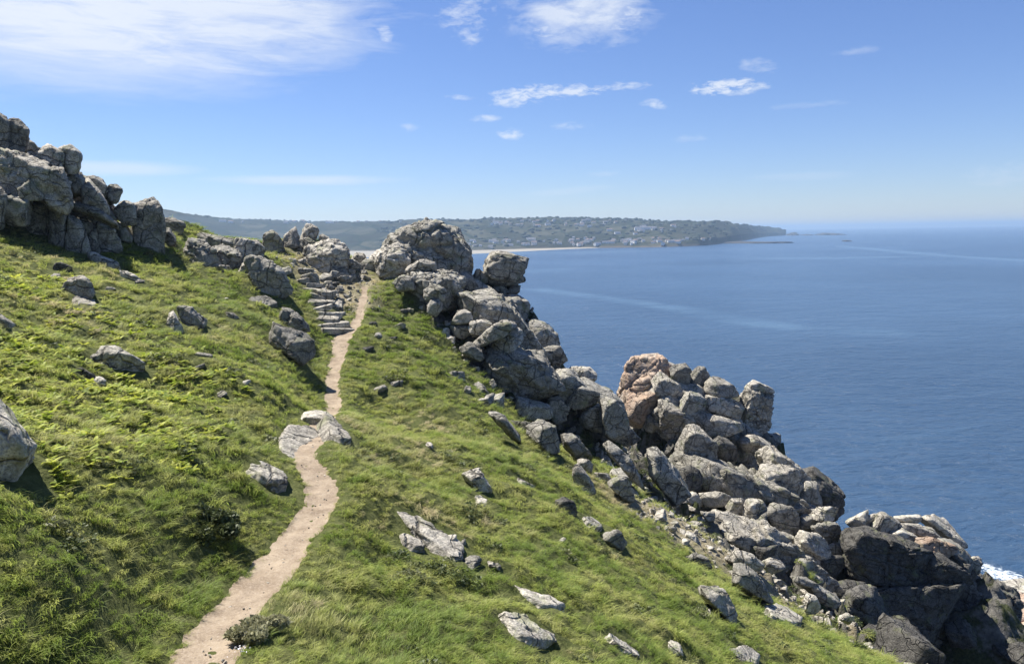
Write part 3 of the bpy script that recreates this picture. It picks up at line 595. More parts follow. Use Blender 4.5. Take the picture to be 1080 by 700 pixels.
# scattered stones: (region, count, size range, material keys, flatness, name, category, label, group)
def inpoly(x, y, poly):
    c = np.zeros(x.shape, bool); n = len(poly)
    for i in range(n):
        x1, y1 = poly[i]; x2, y2 = poly[i-1]
        c ^= ((y1 > y) != (y2 > y)) & (x < (x2-x1)*(y-y1)/(y2-y1+1e-9)+x1)
    return c
SCAT = [
 ([(655,455),(700,462),(780,478),(800,500),(830,545),(880,590),(890,610),(850,606),(800,590),(740,545),(700,470)], 40, (.4, 1.0), 'gpgpd', 1, 'boulder', 'boulder', 'loose grey boulder in the steep rubble between the orange crag and the black crag', 'boulders in the steep rubble'),
 ([(688,395),(720,400),(775,420),(780,460),(720,468),(680,450)], 18, (.4, .8), 'ppg', 1, 'boulder', 'boulder', 'small pale boulder jammed on the broken front of the second crag', 'boulders on the second crag'),
 ([(690,530),(730,535),(790,580),(850,615),(900,650),(930,670),(880,655),(800,610),(720,575),(685,545)], 44, (.12, .42), 'ppp', .6, 'stone', 'stone', 'small pale stone on the bare dry strip along the cliff edge', 'pale stones along the cliff edge'),
 ([(338,292),(372,280),(390,290),(384,312),(374,335),(362,340),(350,325),(340,310)], 60, (.2, .8), 'ppg', .8, 'stone', 'stone', 'rough grey stone in the rubble beside the stone steps', 'stones beside the steps'),
 ([(180,262),(260,280),(340,274),(350,290),(320,300),(230,288)], 14, (.25, .6), 'gp', .9, 'stone', 'stone', 'small grey stone at the foot of the ridge rocks left of the steps', 'stones at the foot of the ridge'),
 ([(455,385),(500,400),(560,440),(620,480),(690,525),(650,520),(590,478),(520,440),(470,405)], 16, (.25, .7), 'gdg', .9, 'boulder', 'boulder', 'small grey boulder in the grass at the foot of the first crag', 'boulders at the foot of the first crag'),
 ([(40,270),(180,300),(290,320),(320,420),(200,430),(60,350)], 9, (.12, .25), 'gp', .6, 'stone', 'stone', 'small stone showing through the turf of the left slope', 'stones in the left slope'),
 ([(400,470),(500,470),(660,550),(850,690),(660,690),(480,600)], 9, (.12, .25), 'pg', .6, 'stone', 'stone', 'small pale stone showing through the turf of the right slope', 'stones in the right slope'),
 ([(380,330),(440,330),(470,400),(400,430)], 9, (.2, .4), 'dg', .8, 'stone', 'stone', 'dark stone in the rough grass below the main tor', 'stones below the main tor'),
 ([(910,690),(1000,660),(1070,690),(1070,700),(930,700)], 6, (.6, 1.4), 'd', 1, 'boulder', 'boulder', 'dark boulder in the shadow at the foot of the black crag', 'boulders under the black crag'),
]
sd = 900
for reg, cnt, (a, b), mk, fl, nm, cat, lab, grp in SCAT:
    px = RNG.uniform(min(p[0] for p in reg), max(p[0] for p in reg), 3000); py = RNG.uniform(min(p[1] for p in reg), max(p[1] for p in reg), 3000)
    m = inpoly(px, py, reg); px, py = px[m][:400], py[m][:400]
    ok, Q3 = hits(px, py); used = []; 
    for p in Q3[ok]:
        if len(used) >= cnt: break
        s = RNG.uniform(a, b)*(RNG.random()*.5+.75)
        if any(np.hypot(*(p[:2]-u[:2])) < (s+u[2])*.8 for u in used): continue
        d, _, _ = seg_dist(p[0:1], p[1:2], PD[:, :2])
        if d[0] < .75+s and nm == 'stone' : continue
        used.append(np.array([p[0], p[1], s])); sd += 1
        V, Fc = stone_mesh(sd, s, fl); rz = RNG.uniform(0, 6.28); R3 = np.array(Matrix.Rotation(rz, 3, 'Z')@Matrix.Rotation(RNG.uniform(-.4, .4), 3, 'X')); V = V@R3.T
        z = p[2]+s*.12
        o = mesh_np(nm, V, Fc, [M_ROCK[mk[sd % len(mk)]]]); o.location = (p[0], p[1], z); tag(o, lab, cat, grp); mark(V+np.array([p[0], p[1], z]))
# stone steps
for k, (px, py, wd) in enumerate([(331,302,1.0),(334,308,1.2),(335,314,.9),(339,320,1.3),(338,326,1.0),(344,332,1.4),(345,338,1.1),(350,344,1.5),(355,350,1.5)]):
    p = hit(px, py); r = np.random.default_rng(60+k); pl = []
    for e, hh in (((1, 0, 0), wd*.62), ((-1, 0, 0), wd*.62), ((0, 1, .1), .36), ((0, -1, .08), .34), ((0, 0, 1), .12), ((0, 0, -1), .2)):
        pl.append((np.array(e, float)+r.normal(0, .08, 3), hh))
    V, Fc = body(pl, np.array([wd*.6, .35, .15]), np.eye(3), np.zeros(3), .3, 22, 4, 60+k, '')
    o = mesh_np('stone_step', V, Fc, [M_ROCK['p']]); o.location = (p[0]+r.normal(0, .12), p[1], p[2]+.06); o.rotation_euler = (r.normal(0, .06), r.normal(0, .08), .25+r.normal(0, .3))
    tag(o, 'rough granite step in the flight climbing left from the path to the saddle' if k < 8 else 'widest granite step at the bottom of the flight where the path begins', 'step', 'granite steps'); mark(V+np.array(o.location))

# ---------------------------------------------------------------- ground sheet
def axis(*seg):
    out = [np.arange(a, b, s) for a, b, s in seg]; return np.concatenate(out+[[seg[-1][1]]])
ax = axis((X0, -22, .5), (-22, 7, .15), (7, 26, .2), (26, X1, .5)); ay = axis((Y0, 8, .5), (8, 34, .13), (34, 78, .2), (78, Y1, .6))
tx, ty = np.meshgrid(ax, ay); tz, tc, te = height(tx.ravel(), ty.ravel(), True)
m, nt = mat('turf_and_cliff_soil'); t = NT(nt)
P = t.n('ShaderNodeNewGeometry').outputs['Position']
soil = t.mix(t.ramp(t.noise(P, 3.5, 5, .7), .35, .65), (.07, .085, .025), (.15, .16, .06))
rk = t.mix(t.ramp(t.noise(P, 1.4, 6, .7), .3, .7), (.06, .058, .05), (.24, .225, .195))
veg = t.mix(t.ramp(t.noise(P, 4.5, 5, .7), .35, .65), (.02, .028, .012), (.075, .085, .035))
rk = t.mix(t.ramp(t.noise(P, .45, 5, .65), .46, .56), rk, veg)
dryc = t.mix(t.ramp(t.noise(P, 6, 4, .7), .3, .7), (.2, .16, .09), (.42, .37, .27))
c = t.mix(t.n('ShaderNodeAttribute', attribute_name='cliff').outputs[2], soil, rk)
c = t.mix(t.n('ShaderNodeAttribute', attribute_name='dry').outputs[2], c, dryc)
bmp = t.n('ShaderNodeBump', {'Strength': 1., 'Distance': .25, 'Height': t.noise(P, 3.5, 7, .7)}).outputs[0]
t.out(t.n('ShaderNodeBsdfPrincipled', {'Base Color': c, 'Roughness': .95, 'Specular IOR Level': .1, 'Normal': bmp}).outputs[0])
ground = mesh_np('ground', np.stack([tx.ravel(), ty.ravel(), tz], -1), grid_faces(len(ax), len(ay)), [m]); tag(ground, kind='structure')

# zones given as discs on the ground: centre, radius (m)
def disc_field(x, y, lst):
    f = np.zeros(np.shape(x))
    for px, py, Y, r, a in lst:
        c = pt(px, py, Y) if Y else hit(px, py)
        if c is None: continue
        d = np.hypot(x-c[0], y-c[1])/r; f = np.maximum(f, a*np.clip(1.5*(1-d), 0, 1))
    return f
DRY = [(400,465,0,2.4,.5),(430,440,0,3.6,.54),(465,480,0,3.4,.5),(370,540,0,1.6,.5),(350,600,0,1.0,.5),(440,550,0,2,.5),(300,640,0,.9,.5),(270,600,0,.1,.1),
       (640,520,0,3,.45),(690,540,0,3.6,.8),(720,558,0,3.8,.9),(760,580,0,3.8,.9),(800,606,0,3.4,.8),(850,638,0,2.8,.75),(900,664,0,2.6,.75),(620,500,0,2.5,.5),(660,600,0,2.2,.25),(560,660,0,1.5,.3),
       (40,250,0,5,.45),(100,290,0,4,.4),(60,330,0,3.5,.35),(330,275,54,4,.6),(350,300,53,4,.85),(365,318,50,3,.8),(375,295,54,3,.75),(100,590,0,.7,.2),(40,610,0,.7,.2),(10,270,0,4,.5),(230,350,0,3,.3),(520,560,0,3,.2),(390,490,0,1.5,.4)]
BRK = [(30,400,0,4.2,1),(110,410,0,3.4,1),(70,440,0,3,1),(150,440,0,2.4,.7),(20,370,0,4,.8),(60,300,0,3,.5),(30,470,0,2,.6),(200,400,0,2.5,.6),(120,345,0,3.5,.5),(160,480,0,1.3,.5),(10,300,0,4,.4)]
DRK = [(430,340,0,3.5,1),(400,370,0,3,.8),(470,390,0,3,.8),(430,310,52,3,.8),(200,640,0,1.0,.3),(150,250,45,3,.6),(230,280,0,4,.5),(640,480,0,3,.6),(400,640,0,1.8,.4),(520,480,0,3,.4)]
attr(ground, 'cliff', sm((cliff(tx.ravel(), ty.ravel())+.3)/1.5)); attr(ground, 'dry', np.clip(disc_field(tx.ravel(), ty.ravel(), [d for d in DRY if d[4] > .55])*1.1, 0, .85))

# ---------------------------------------------------------------- footpath
nl = np.gradient(PD[:, :2], axis=0); nl = np.stack([-nl[:, 1], nl[:, 0]], -1)/np.linalg.norm(nl, axis=1)[:, None]
PF = dense(np.column_stack([PD[:, :2], PD[:, 2], pz]), 4); nl = np.gradient(PF[:, :2], axis=0); nl = np.stack([-nl[:, 1], nl[:, 0]], -1)/np.linalg.norm(nl, axis=1)[:, None]
us = np.linspace(-1, 1, 15); V = []
for q, n_ in zip(PF, nl):
    w = q[2]+.12; x = q[0]+n_[0]*w*us; y = q[1]+n_[1]*w*us
    V.append(np.stack([x, y, q[3]+.025+.035*n2(x, y, .45, 3, 4)+.03*np.abs(us)**3], -1))
m, nt = mat('trodden_gravel'); t = NT(nt); P = t.n('ShaderNodeNewGeometry').outputs['Position']
c = t.mix(t.ramp(t.noise(P, 1.6, 6, .7), .38, .62), (.22, .17, .12), (.34, .275, .2))
c = t.mix(t.math('MULTIPLY', t.ramp(t.noise(P, 24, 4, .8), .5, .66), .55), c, (.45, .38, .31))
c = t.mix(t.math('MULTIPLY', t.ramp(t.noise(P, 13, 3, .8), .56, .64), .5), c, (.15, .11, .08))
bmp = t.n('ShaderNodeBump', {'Strength': .8, 'Distance': .03, 'Height': t.noise(P, 22, 4, .8)}).outputs[0]
t.out(t.n('ShaderNodeBsdfPrincipled', {'Base Color': c, 'Roughness': .95, 'Specular IOR Level': .1, 'Normal': bmp}).outputs[0])
tag(mesh_np('path', np.concatenate(V), grid_faces(15, len(PF)), [m]), kind='structure')
# ---------------------------------------------------------------- grass, bracken, flowers
def leafmat(name, cols, trans=.5, inst=True):
    m, nt = mat(name); t = NT(nt); P = t.n('ShaderNodeNewGeometry').outputs['Position']
    ti = t.n('ShaderNodeAttribute', attribute_name='tint', attribute_type='INSTANCER').outputs[2] if inst else t.math('ADD', .45, 0.)
    f = t.math('ADD', ti, t.math('MULTIPLY', t.math('SUBTRACT', t.noise(P, 2.3, 4, .7), .5), .9))
    r = t.n('ShaderNodeValToRGB', {0: f}); e = r.color_ramp.elements
    for k, (pos, c) in enumerate(cols):
        if k > 1: el = e.new(pos)
        else: el = e[k]; el.position = pos
        el.color = (*c, 1)
    rnd = t.n('ShaderNodeTexWhiteNoise', {'Vector': t.n('ShaderNodeVectorMath', {0: t.scaled(P, (14, 14, 0.5))}, operation='FLOOR').outputs[0]}, noise_dimensions='3D').outputs[0]
    c = t.n('ShaderNodeHueSaturation', {'Value': t.n('ShaderNodeMapRange', {0: rnd, 1: 0., 2: 1., 3: .7, 4: 1.3}).outputs[0], 'Color': r.outputs[0]}).outputs[0]
    a = t.n('ShaderNodeBsdfPrincipled', {'Base Color': c, 'Roughness': .55, 'Specular IOR Level': .3}).outputs[0]
    b = t.n('ShaderNodeBsdfTranslucent', {'Color': c}).outputs[0]
    t.out(t.n('ShaderNodeMixShader', {0: trans, 1: a, 2: b}).outputs[0]); return m
M_GRASS = leafmat('grass_blades', [(0., (.11, .165, .03)), (.25, (.20, .27, .05)), (.5, (.35, .385, .10)), (.75, (.37, .37, .14)), (1., (.52, .45, .27))])
M_BRK = leafmat('bracken_fronds', [(0., (.12, .19, .02)), (.5, (.30, .38, .04)), (1., (.50, .52, .08))], .5)
M_HEATH = leafmat('heath_twigs', [(0., (.05, .07, .022)), (.5, (.10, .125, .045)), (1., (.2, .2, .10))], .25)
M_FLOWER, _nt = mat('flower_petals'); NT(_nt).out(NT(_nt).n('ShaderNodeBsdfPrincipled', {'Base Color': (.8, .77, .8, 1), 'Roughness': .7}).outputs[0])

def blades(seed, n, rad, h0, h1, w, lean, fan=.5):
    g = np.random.default_rng(seed); V = []; Fc = []
    for k in range(n):
        a = g.uniform(0, 6.28); r = rad*math.sqrt(g.random()); b = np.array([r*math.cos(a), r*math.sin(a), -.05])
        h = g.uniform(h0, h1); d = np.array([lean+g.normal(0, fan), g.normal(0, fan)])*h; s = g.uniform(0, 3.14); wv = np.array([math.cos(s), math.sin(s), 0])*w*g.uniform(.6, 1.3)/2
        i = len(V)
        for q, ww in ((0, 1.), (.5, .85), (.85, .5)):
            c = b+np.array([d[0]*q*q, d[1]*q*q, h*q*(1-.28*q)]); V += [c-wv*ww, c+wv*ww]
        c = b+np.array([d[0]*1.25, d[1]*1.25, h*.66]); V += [c, c]
        for j in range(3): Fc.append([i+2*j, i+2*j+1, i+2*j+3, i+2*j+2])
    return np.array(V), np.array(Fc)
def frond(seed):
    g = np.random.default_rng(seed); V = []; Fc = []
    for s in range(4):
        az = g.uniform(0, 6.28); L = g.uniform(.28, .42); u = np.array([math.cos(az), math.sin(az), 0]); sd_ = np.array([-u[1], u[0], 0])
        for k in range(1, 10):
            q = k/10; c = u*L*q*1.1+np.array([0, 0, L*(1.0*q-.75*q*q)]); wl = L*.42*(1-q)**.8+.01
            for sg in (-1, 1):
                i = len(V); V += [c-u*.018, c+u*.022, c+sg*sd_*wl+u*wl*.4+np.array([0, 0, .01-.25*wl]), c+sg*sd_*wl*.6-u*.012+np.array([0, 0, -.02])]; Fc.append([i, i+1, i+2, i+3])
    return np.array(V), np.array(Fc)
def heath(seed):
    g = np.random.default_rng(seed); V = []; Fc = []
    for k in range(150):
        d = g.normal(size=3); d[2] = abs(d[2])*.8; d /= np.linalg.norm(d); c = d*g.uniform(.12, .26)*np.array([1, 1, .75]); s = .022
        a, b = g.normal(size=3)*s, g.normal(size=3)*s; i = len(V); V += [c-a, c-b, c+a, c+b]; Fc.append([i, i+1, i+2, i+3])
    return np.array(V), np.array(Fc)
def flowers(seed):
    g = np.random.default_rng(seed); V = []; Fc = []
    for k in range(26):
        c = np.array([*g.normal(0, .13, 2), g.uniform(.12, .2)])
        for j in range(3):
            s = .014; a, b = g.normal(size=3)*s, g.normal(size=3)*s; i = len(V); V += [c-a, c-b, c+a, c+b]; Fc.append([i, i+1, i+2, i+3])
    return np.array(V), np.array(Fc)
def library(name, meshes, m):
    c = bpy.data.collections.new(name)
    for k, (V, Fc) in enumerate(meshes):
        o = mesh_np('%s_source' % name, V, Fc, [m], link=False); c.objects.link(o)
    return c
def scatter(name, P, rot, scl, tint, idx, coll, m):
    me = bpy.data.meshes.new(name); me.vertices.add(len(P)); me.vertices.foreach_set('co', np.asarray(P, np.float32).ravel())
    o = bpy.data.objects.new(name, me); COL.objects.link(o)
    attr(o, 'rot', rot, 'FLOAT_VECTOR'); attr(o, 'scl', scl, 'FLOAT_VECTOR'); attr(o, 'tint', tint); attr(o, 'idx', np.asarray(idx, np.int32), 'INT')
    ng = bpy.data.node_groups.new(name, 'GeometryNodeTree'); ng.interface.new_socket('Geometry', in_out='INPUT', socket_type='NodeSocketGeometry'); ng.interface.new_socket('Geometry', in_out='OUTPUT', socket_type='NodeSocketGeometry')
    N = ng.nodes; gi = N.new('NodeGroupInput'); go = N.new('NodeGroupOutput'); ip = N.new('GeometryNodeInstanceOnPoints'); ci = N.new('GeometryNodeCollectionInfo')
    ci.inputs[0].default_value = coll; ci.inputs['Separate Children'].default_value = True; ci.inputs['Reset Children'].default_value = True
    ip.inputs['Pick Instance'].default_value = True
    L = ng.links; L.new(gi.outputs[0], ip.inputs['Points']); L.new(ci.outputs[0], ip.inputs['Instance']); L.new(ip.outputs[0], go.inputs[0])
    for nm_, ty, sk in (('rot', 'FLOAT_VECTOR', 'Rotation'), ('scl', 'FLOAT_VECTOR', 'Scale'), ('idx', 'INT', 'Instance Index')):
        a = N.new('GeometryNodeInputNamedAttribute'); a.data_type = ty; a.inputs[0].default_value = nm_; L.new(a.outputs[0], ip.inputs[sk])
    md = o.modifiers.new('scatter', 'NODES'); md.node_group = ng; me.materials.append(m)
    return o
def occupied(x, y):
    i = ((x-OX0)/OCC_ST).astype(int); j = ((y-OY0)/OCC_ST).astype(int); ok = (i >= 0) & (j >= 0) & (i < 600) & (j < 480)
    r = np.zeros(x.shape, bool); r[ok] = OCC[j[ok], i[ok]]; return r
N0 = 560000
x = RNG.uniform(-44, 26, N0); y = RNG.uniform(6, 66, N0); z, cc, ee = height(x, y, True)
d = np.sqrt(x*x+y*y+z*z); area = 70*60/N0
cl = cliff(x, y)
dens = np.clip(60*(12/d)**1.25, 7, 80)
patch = n2(x, y, 1.1, 3, 41); dry = disc_field(x, y, DRY)+.10*patch; brk = disc_field(x, y, BRK)*(.55+1.1*(n2(x, y, 1.4, 3, 44)+.3)); drk = disc_field(x, y, DRK)
gully = n2(x, y, 3.2, 3, 47)
keep = RNG.random(N0) < dens*area
keep &= ~occupied(x, y) & (ee > .0)
keep &= (cl < .0) | ((gully > -.02) & (RNG.random(N0) < .6) & (z > -26))
bare = np.clip(disc_field(x, y, [q for q in DRY if q[4] > .55]), 0, 1)
keep &= RNG.random(N0) > bare*1.0*(n2(x, y, .8, 3, 49) > -.15)
# only what the place around the view can see
fr = (np.abs(x/np.maximum(y, 1)) < .95)
keep &= fr
X, Y, Z, DD = x[keep], y[keep], z[keep], d[keep]; dr, bk, dk, pa, ed = dry[keep], brk[keep], drk[keep], patch[keep], ee[keep]
big = n2(X, Y, 2.6, 3, 57); tint = .42+.40*big+.16*n2(X, Y, .6, 2, 52)+.55*dr-.32*dk+.34*np.clip(bk, 0, 1)+RNG.normal(0, .10, len(X))
tint = np.maximum(tint, .16+RNG.uniform(0, .1, len(X))); tint = np.where(dr < .2, np.minimum(tint, .70), tint)
tuss = np.clip(n2(X, Y, .85, 2, 53)+.25, 0, 1)
size = (.50+.0155*DD)*(.75+.5*tuss)*RNG.uniform(.75, 1.3, len(X))*np.where(ed < .3, .6, 1)*(1-.25*np.clip(dr, 0, 1))
wind = 2.2*n2(X, Y, 6, 2, 54)-.5
rot = np.stack([RNG.normal(0, .12, len(X)), RNG.normal(0, .12, len(X)), wind+RNG.normal(0, .55, len(X))], -1)
lib = library('grass_tuft', [blades(s, 46, .17, .12, .30, .016, .75, .42) for s in range(5)]+[blades(s+9, 30, .15, .18, .42, .013, .5, .35) for s in range(3)], M_GRASS)
g1 = scatter('grass', np.stack([X, Y, Z], -1), rot, np.stack([size, size, size*(.62+.3*tuss)], -1), tint, RNG.integers(0, 8, len(X)), lib, M_GRASS)
tag(g1, 'windblown green grass covering the slopes on both sides of the path', 'grass', kind='stuff')
print('TUFTS', len(X))
def sub(mask, n, dn=None):
    k = np.where(mask)[0]; RNG.shuffle(k); return k[:n]
okb = ~occupied(x, y) & (ee > .2) & (cl < -.3) & fr
k = np.where(okb & (RNG.random(N0) < np.clip(brk, 0, 1)**1.0*np.clip(64*(14/d), 12, 70)*area))[0]
s = RNG.uniform(.22, .62, len(k))*(.8+.010*d[k])
lib = library('bracken_frond', [frond(s_) for s_ in range(5)], M_BRK)
g2 = scatter('bracken', np.stack([x[k], y[k], z[k]+.04], -1), np.stack([RNG.normal(0, .2, len(k)), RNG.normal(0, .2, len(k)), RNG.uniform(0, 6.28, len(k))], -1), np.stack([s, s, s], -1), RNG.uniform(.35, 1.05, len(k)), RNG.integers(0, 5, len(k)), lib, M_BRK)
tag(g2, 'bright yellow green bracken fronds spread over the left slope', 'bracken', kind='stuff'); print('BRACKEN', len(k))
hz = n2(x, y, 1.7, 3, 61)
hm = (hz > .5) | ((drk > .5) & (hz > .12)) | ((cl > 0) & (gully > -.12) & (hz > -.15) & (z > -28))
k = np.where(~occupied(x, y) & (ee > .25) & fr & hm & (RNG.random(N0) < np.clip(13*(14/d), 4, 12)*area))[0]
s = RNG.uniform(.6, 1.25, len(k))*(.75+.010*d[k])
lib = library('heath_clump', [heath(s_) for s_ in range(4)], M_HEATH)
g3 = scatter('heather', np.stack([x[k], y[k], z[k]-.02], -1), np.stack([RNG.normal(0, .2, len(k)), RNG.normal(0, .2, len(k)), RNG.uniform(0, 6.28, len(k))], -1), np.stack([s, s, s*.8], -1), RNG.uniform(.1, .9, len(k)), RNG.integers(0, 4, len(k)), lib, M_HEATH)
tag(g3, 'low dark heather and scrub in patches on the slopes and in the gully', 'heather', kind='stuff'); print('HEATH', len(k))
fz = n2(x, y, 1.2, 2, 71); fld = disc_field(x, y, [(252,692,0,.55,1),(285,690,0,.5,.5),(300,520,0,.5,.2)])
k = np.where(~occupied(x, y) & (ee > .12) & fr & (cl < 0) & (RNG.random(N0) < (fld*16+np.where((fz > .3) & (d < 16), .25, 0))*area))[0]
s = RNG.uniform(.5, .8, len(k)); lib = library('flower_clump', [flowers(s_) for s_ in range(3)], M_FLOWER)
g4 = scatter('sea_campion', np.stack([x[k], y[k], z[k]+.05], -1), np.stack([0*s, 0*s, RNG.uniform(0, 6.28, len(k))], -1), np.stack([s, s, s], -1), 0*s, RNG.integers(0, 3, len(k)), lib, M_FLOWER)
tag(g4, 'tiny white flowers dotted through the grass near the path', 'wildflowers', kind='stuff')
k = np.where(~occupied(x, y) & (ee > .05) & fr & (z > -28) & ((cl > 0) | (bare > .2)) & (RNG.random(N0) < np.where(cl > 0, 3.2, 9*bare)*area))[0]
s = RNG.uniform(.05, .2, len(k))*np.where(cl[k] > 0, 2.0, .8)
pk = np.where((ee < -.08) & fr & (RNG.random(N0) < 9*area))[0]; k = np.concatenate([k, pk]); s = np.concatenate([s, RNG.uniform(.012, .035, len(pk))])
lib = library('scree_stone', [stone_mesh(700+q_, 1.0, .8) for q_ in range(6)], M_ROCK['p'])
g5 = scatter('scree', np.stack([x[k], y[k], z[k]+.02], -1), RNG.uniform(0, 6.28, (len(k), 3)), np.stack([s, s*.8, s*.7], -1), 0*s, RNG.integers(0, 6, len(k)), lib, M_ROCK['p'])
tag(g5, 'small loose stones strewn between the boulders and along the bare cliff edge', 'scree', kind='stuff'); print('SCREE', len(k))
# dark gorse bush in the hollow left of the path
def bush(px, py, R, h, label, seed, n=5200, mm=None):
    mm = mm or M_HEATH_P
    p = hit(px, py); g = np.random.default_rng(seed); e = bpy.data.objects.new('gorse_bush', None); COL.objects.link(e); e.location = p; tag(e, label, 'bush')
    V = []; Fc = []; lob = [(g.normal(0, .6, 2)*R*np.array([1.2, .8]), g.uniform(.25, .55)*R, g.uniform(.1, .6)*h) for _ in range(7)]
    for k in range(n):
        (c, r, hc) = lob[g.integers(0, 7)]; dd = g.normal(size=3); dd /= np.linalg.norm(dd); q = np.array([c[0], c[1], hc])+dd*r*g.uniform(.55, 1.05)*np.array([1, 1, .8*h/R]); q[2] = max(q[2], -.1)
        s_ = .02; a, b = g.normal(size=3)*s_*1.5, g.normal(size=3)*s_; i = len(V); V += [q-a, q-b, q+a, q+b]; Fc.append([i, i+1, i+2, i+3])
    mesh_np('foliage', V, Fc, [mm], parent=e)
    V = []; Fc = []
    for k in range(26):
        a = g.uniform(0, 6.28); tip = np.array([math.cos(a)*R*.7, math.sin(a)*R*.7, h*g.uniform(.5, .9)]); w = np.array([-math.sin(a), math.cos(a), 0])*.012; u_ = np.array([0, 0, .012]); i = len(V)
        V += [-w, -u_, w, u_, tip-w*.3, tip-u_*.3, tip+w*.3, tip+u_*.3]
        for j in range(4): Fc.append([i+j, i+(j+1) % 4, i+4+(j+1) % 4, i+4+j])
    mesh_np('stem', V, Fc, [mm], parent=e)
M_HEATH_P = leafmat('gorse_needles', [(0., (.035, .05, .018)), (.5, (.08, .10, .035)), (1., (.18, .19, .08))], .2, False)
bush(222, 566, .48, .55, 'dark rounded gorse bush in the hollow left of the path bend', 5)
M_DRYB = leafmat('dry_thrift', [(0., (.16, .17, .09)), (.5, (.32, .31, .18)), (1., (.5, .47, .33))], .3, False)
bush(272, 672, .36, .24, 'small grey brown bush at the right edge of the path near the bottom', 6, 3600, M_DRYB)
# ---------------------------------------------------------------- far coast
def sea_pt(px, py):
    r = rays(px, py); r = r*(-H/r[..., 2:3]); return r
KX = [120,170,185,200,230,300,400,500,600,660,700,740,770,790,800,810,820,829]
RIDGE = [219,221,223,227,231,233.5,233.5,232.5,231.5,231.5,233,234,236,237.5,238,238.8,240,242]
SHORE = [272,271,270,270,268,266,265.5,265,262,261,260.5,259,256,252.5,250.5,249.3,248.8,248.2]
DEEP = [900,900,900,900,900,900,900,900,850,850,800,700,650,600,500,420,320,200]
na = 340; pxs = np.linspace(120, 829, na)
rg = np.interp(pxs, KX, RIDGE); sh = np.interp(pxs, KX, SHORE); dp = np.interp(pxs, KX, DEEP)
dp = dp; sp = sea_pt(pxs, sh); spn = sp[:, :2]/np.linalg.norm(sp[:, :2], axis=1)[:, None]; D0 = np.linalg.norm(sp[:, :2], axis=1)
rr = rays(pxs, rg); slope = rr[:, 2]/np.linalg.norm(rr[:, :2], axis=1)
nb = 60; V = []; FAR = []
for j in range(nb):
    tt = j/(nb-1)*1.5
    D = D0+dp*tt; zr = slope*(D0+dp)       # ridge height
    f = np.minimum(tt, 1.); cliffy = np.clip((pxs-700)/90, 0, 1)
    prof = (1-cliffy)*(.04+.96*np.sin(f*math.pi/2)**.95)*(1 if j else 0)+cliffy*np.minimum(1, .35*(j > 0)+.65*f*1.1)
    z = -H+(zr+H)*prof
    xx, yy = spn[:, 0]*D, spn[:, 1]*D
    if j: z = z+(12*n2(xx, yy, 420, 3, 81)+5*n2(xx, yy, 90, 3, 82)*(1+2*cliffy))*min(1, tt*2.5)*(1 if tt < .9 else max(0, (.9-tt)*6+1))
    z = z-np.clip(tt-1, 0, 1)*60
    if j == 0: z = z-3
    V.append(np.stack([xx, yy, z], -1))
FARV = np.array(V)
m, nt = mat('far_fields'); t = NT(nt); P = t.n('ShaderNodeNewGeometry').outputs['Position']
v = t.n('ShaderNodeTexVoronoi', {'Vector': t.scaled(P, (.0085, .0065, 0)), 'Scale': 1.}); 
c = t.mix(t.ramp(t.n('ShaderNodeSeparateColor', {0: v.outputs[1]}).outputs[0], .2, .8), (.028, .030, .020), (.068, .067, .046))
e = t.n('ShaderNodeTexVoronoi', {'Vector': t.scaled(P, (.0085, .0065, 0)), 'Scale': 1.}, feature='DISTANCE_TO_EDGE').outputs[0]
c = t.mix(t.ramp(e, .06, .02), c, (.02, .028, .014))
c = t.mix(t.ramp(t.noise(P, .012, 6, .7), .48, .6), c, (.032, .036, .022))
z = t.n('ShaderNodeSeparateXYZ', {0: P}).outputs[2]
c = t.mix(t.ramp(t.math('ADD', z, t.math('MULTIPLY', t.noise(P, .02, 4, .7), 14.)), -36., -42.), c, (.12, .1, .075))
t.out(t.n('ShaderNodeBsdfPrincipled', {'Base Color': c, 'Roughness': 1., 'Specular IOR Level': 0.}).outputs[0])
tag(mesh_np('headland', FARV.reshape(-1, 3), grid_faces(na, nb), [m]), kind='structure')
def far_at(px, py):
    i = int(np.clip(np.searchsorted(pxs, px), 1, na-1)); col = FARV[1:41, i]
    r = rays(px, py); s = r[2]/np.hypot(r[0], r[1]); sl = col[:, 2]/np.hypot(col[:, 0], col[:, 1])
    k = int(np.argmax(sl >= s)); return col[k if sl[k] >= s else 38]
# beach
bx = np.linspace(330, 640, 60); by0 = np.interp(bx, KX, SHORE)-.3; w_ = np.interp(bx, [330,400,500,545,600,640], [8,6.5,3.2,2.2,1.0,.1])
a = sea_pt(bx, by0); b = sea_pt(bx, by0+w_); V = []
for q, zz in ((0, 2.5), (.5, 1.6), (.9, .7), (1., -1)):
    p = a*(1-q)+b*q; p = p.copy(); p[:, 2] = -H+zz; V.append(p)
m, nt = mat('beach_sand'); t = NT(nt); P = t.n('ShaderNodeNewGeometry').outputs['Position']
t.out(t.n('ShaderNodeBsdfPrincipled', {'Base Color': t.mix(t.noise(P, .01, 3), (.22, .20, .16), (.29, .265, .21)), 'Roughness': 1.}).outputs[0])
tag(mesh_np('beach', np.concatenate(V), grid_faces(60, 4), [m]), kind='structure')
M_FARROCK, _n = mat('dark_wet_rock'); NT(_n).out(NT(_n).n('ShaderNodeBsdfPrincipled', {'Base Color': (.03, .028, .026, 1), 'Roughness': .9}).outputs[0])
